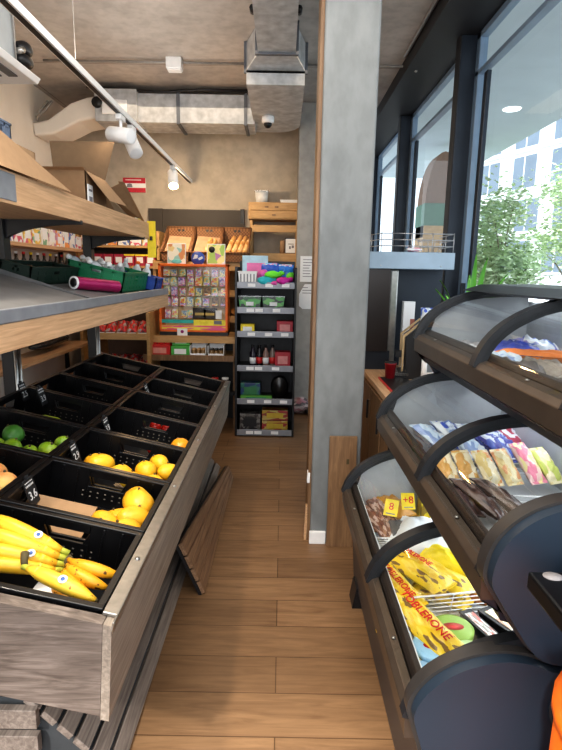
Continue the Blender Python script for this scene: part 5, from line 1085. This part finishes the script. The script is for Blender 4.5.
t=thing('paper_packet','small white and pink packet on the steel-blue shelf top','packet',(.87,3.64,1.702)); MB().pillow(.11,.07,.025,1,M=TR(0,0,.015)).build('pouch',pack('pink_white_print',[(.8,.8,.85),(.75,.4,.5),(.85,.85,.88)],4),t); MB().box(-.05,.05,-.035,-.03,.012,.018).build('seal',M['paper'],t)
t=thing('coffee_machine','slim coffee machine with sloping gold-framed front on the counter','coffee machine',(.875,3.36,.90),(0,0,D(-8)))
pr=[(-.17,0),(.10,0),(.10,.36),(.02,.36),(-.09,.27),(-.075,.05),(-.17,.03)]
MB().prism([(a,b) for a,b in pr],-.06,.12,'Y').build('machine_body',M['blackm'],t,bevel=.004)
MB().prism([(-.105,.05),(-.095,.055),(-.095,.27),(.015,.37),(.01,.378),(-.11,.275)],-.072,-.048).build('gold_frame',plain('gold_trim',(.50,.36,.20),.35,.5),t); MB().prism([(-.105,.05),(-.095,.055),(-.095,.27),(.015,.37),(.01,.378),(-.11,.275)],.10,.12).build('gold_frame',bpy.data.materials['gold_trim'],t)
MB().box(-.18,-.06,-.06,.12,.02,.04).build('drip_tray',M['chrome'],t); MB().box(-.14,-.09,.0,.05,.13,.17).build('spout',M['blackm'],t)
t=thing('paper_cup','red paper cup standing in front of the coffee machine','cup',(.69,3.30,.90)); MB().lathe([(.028,0),(.036,.10),(.038,.10),(.038,.104),(.0,.104)],16).build('cup_body',plain('deep_red_cup',(.42,.02,.03),.4),t); MB().lathe([(.037,.10),(.037,.112),(0,.114)],16).build('lid',M['blackm'],t)
t=thing('drip_mat','dark red-edged mat lying on the counter in front of the coffee machine','mat',(.70,3.10,.901)); MB().box(-.07,.10,-.22,.22,0,.008).build('mat',M['blackm'],t); MB().box(-.08,-.07,-.22,.22,0,.009).build('red_edge',M['red'],t)
t=thing('syrup_bottle','white pump bottle with pale label right of the coffee machine','bottle',(.925,3.28,.90)); MB().lathe([(.04,0),(.045,.01),(.045,.25),(.02,.29),(.018,.32)],16).build('bottle_body',M['whitep'],t); MB().lathe([(.0455,.06),(.0455,.2)],16).build('label',M['steelb'],t); MB().tube([(0,0,.32),(0,0,.36),(-.04,0,.36)],.008,8).build('pump',M['blackm'],t)
t=thing('tall_box','tall white and red narrow carton behind the coffee machine','carton',(.885,3.74,.90)); MB().box(-.04,.04,-.03,.03,0,.47).build('box_body',M['paper'],t,bevel=.003); MB().box(.01,.04,-.033,-.03,.05,.35).build('red_band',plain('brick_red_print',(.35,.12,.08),.5),t)
t=thing('sugar_bag','white and blue bag standing on a dark dispenser at the back of the counter','bag',(.965,3.55,.90)); MB().box(-.05,.05,-.04,.04,0,.33).build('dispenser',M['frame'],t,bevel=.004); MB().pillow(.09,.11,.06,5,M=TR(0,-.01,.385)@RX(PI/2)).build('pouch',blm[0],t)
t=thing('stirrer_tube','tall thin white tube of stirrers right of the coffee machine','tube',(.835,3.05,.90)); MB().lathe([(.016,0),(.016,.24),(.012,.24),(.012,.01),(0,.01)],14).build('tube',M['whitep'],t); MB().tube([(0,0,.02),(.004,0,.27)],.005,6).build('stirrers',M['blackm'],t)
# pot plant
t=thing('potted_plant','green spiky-leaved pot plant on the counter behind the topmost freezer','plant',(.98,2.78,.90)); MB().lathe([(.07,0),(.10,.20),(.105,.20),(.105,.225),(.09,.225),(.085,.19),(0,.19)],20).build('pot',M['whitep'],t); MB().lathe([(.088,.185),(0,.20)],16).build('soil',M['banst'],t)
for j,(tx,ty,tz,wd) in enumerate(((-.02,-.08,.76,.019),(.045,-.06,.745,.019),(-.20,-.04,.585,.016),(-.16,.03,.63,.016),(.17,-.03,.67,.017),(.26,.0,.57,.022),(.03,.14,.66,.026),(-.08,.18,.55,.024),(.10,.15,.60,.024),(-.12,-.16,.50,.022))):
    m=MB(); vs=[]; n=9; tip=Vector((tx,ty,tz)); base=Vector((tx*.12,ty*.12,.19)); mid=Vector((tx*.35,ty*.35,.19+(tz-.19)*.72))
    sd=Vector((1,.25,0)).normalized() if abs(tx)<.12 else Vector((-ty-.1,tx,.25)).normalized()
    for q in range(n+1):
        s=q/n; p=base*(1-s)**2+mid*2*s*(1-s)+tip*s*s; w=wd*math.sin(PI*min(.999,.2+s*.8))**.8+.0008
        vs+=[tuple(p-sd*w),tuple(p+Vector((0,.008,-.004))),tuple(p+sd*w)]
    m.add(vs,[(3*q+e,3*q+e+1,3*q+4+e,3*q+3+e) for q in range(n) for e in (0,1)],0,True); m.build('leaf',M['leafp'],t)
# plank leaning on the column
t=thing('wood_plank','short oak board leaning upright against the concrete column','board',(.356,2.83,0),(D(-1.2),0,0)); MB().box(-.078,.076,-.009,.009,0,.66).build('board',M['plank'],t,bevel=.002); MB().box(.02,.035,-.0095,-.0088,.50,.53).build('knot',M['banst'],t)
t=thing('wood_strip','small pale wooden strip leaning on the column edge','strip',(.158,2.92,0),(0,D(2),0)); MB().box(-.007,.007,-.02,.02,0,.21).build('strip',M['oakw'],t); MB().box(-.009,.006,-.025,.025,.36,.42).build('paper_tag',M['paper'],t)
# ------------------------------------------------------------------ light
w=bpy.data.worlds.new('world'); sc.world=w; w.use_nodes=True; nt=w.node_tree; bg_=nt.nodes['Background']
bg_.inputs['Color'].default_value=(.80,.90,1.0,1); bg_.inputs['Strength'].default_value=1.6
def area(name,loc,rot,sx,sy,e,col=(1,1,1),spread=180):
    l=bpy.data.lights.new(name,'AREA'); l.shape='RECTANGLE'; l.size=sx; l.size_y=sy; l.energy=e; l.color=col; l.spread=D(spread)
    o=bpy.data.objects.new(name,l); C.objects.link(o); o.location=loc; o.rotation_euler=rot; return o
def spotl(name,loc,tgt,e,col,ang=70,blend=.6,r=.05):
    l=bpy.data.lights.new(name,'SPOT'); l.energy=e; l.color=col; l.spot_size=D(ang); l.spot_blend=blend; l.shadow_soft_size=r
    o=bpy.data.objects.new(name,l); C.objects.link(o); o.location=loc
    o.rotation_euler=(Vector(tgt)-Vector(loc)).to_track_quat('-Z','Y').to_euler(); return o
sun=bpy.data.lights.new('sun','SUN'); sun.energy=3.0; sun.angle=D(3); sun.color=(1,.96,.9); so=bpy.data.objects.new('sun',sun); C.objects.link(so)
so.rotation_euler=Vector((.35,.75,-.75)).to_track_quat('-Z','Y').to_euler()
warm=(1,.80,.58)
area('ceiling_fill',(-.1,1.2,3.15),(0,0,0),1.6,2.6,70,(1,.93,.84))  # added overhead fill light, no fitting on the ceiling
area('ceiling_fill_back',(-.6,4.7,3.1),(0,0,0),2.0,1.6,13,warm)  # added weaker fill over the back of the shop, no fitting there
area('rear_fill',(-.2,-1.4,2.0),(D(78),0,0),3.0,2.0,45,(1,.96,.92))  # added fill from behind the camera, no modelled source
spotl('track_lamp_stand',(-1.0,1.5,2.5),(-.95,1.7,.7),80,(1,.88,.7),85)
spotl('track_lamp_shelf',(-1.03,3.5,2.38),(-1.6,3.2,1.9),12,warm,90)
spotl('track_lamp_back',(-1.03,5.2,2.36),(-.9,6.4,1.9),34,(1,.78,.52),120)
spotl('track_lamp_wall',(-1.03,3.8,2.38),(-2.45,4.6,2.6),130,warm,120)
for k_,(fx,fz_) in enumerate(FR):
    area('freezer_tube',(fx+.46,1.75,fz_+.17),(0,D(-28),0),.03,1.2,(2.4,1.3,.4)[k_],(.93,.97,1))
area('ceiling_wash',(-1.0,2.4,2.56),(PI,0,0),.1,5,14,(1,.92,.82))  # added uplight that brightens the ceiling, no fixture belongs to it
pl=bpy.data.lights.new('bulb_glow','POINT'); pl.energy=9; pl.color=(1,.65,.35); pl.shadow_soft_size=.05; po=bpy.data.objects.new('bulb_glow',pl); C.objects.link(po); po.location=(-1.03,5.28,2.33)
sc.view_settings.view_transform='Standard'
sc.view_settings.exposure=.2
sc.view_settings.look='Medium High Contrast'
sc.cycles.max_bounces=8; sc.cycles.transparent_max_bounces=16
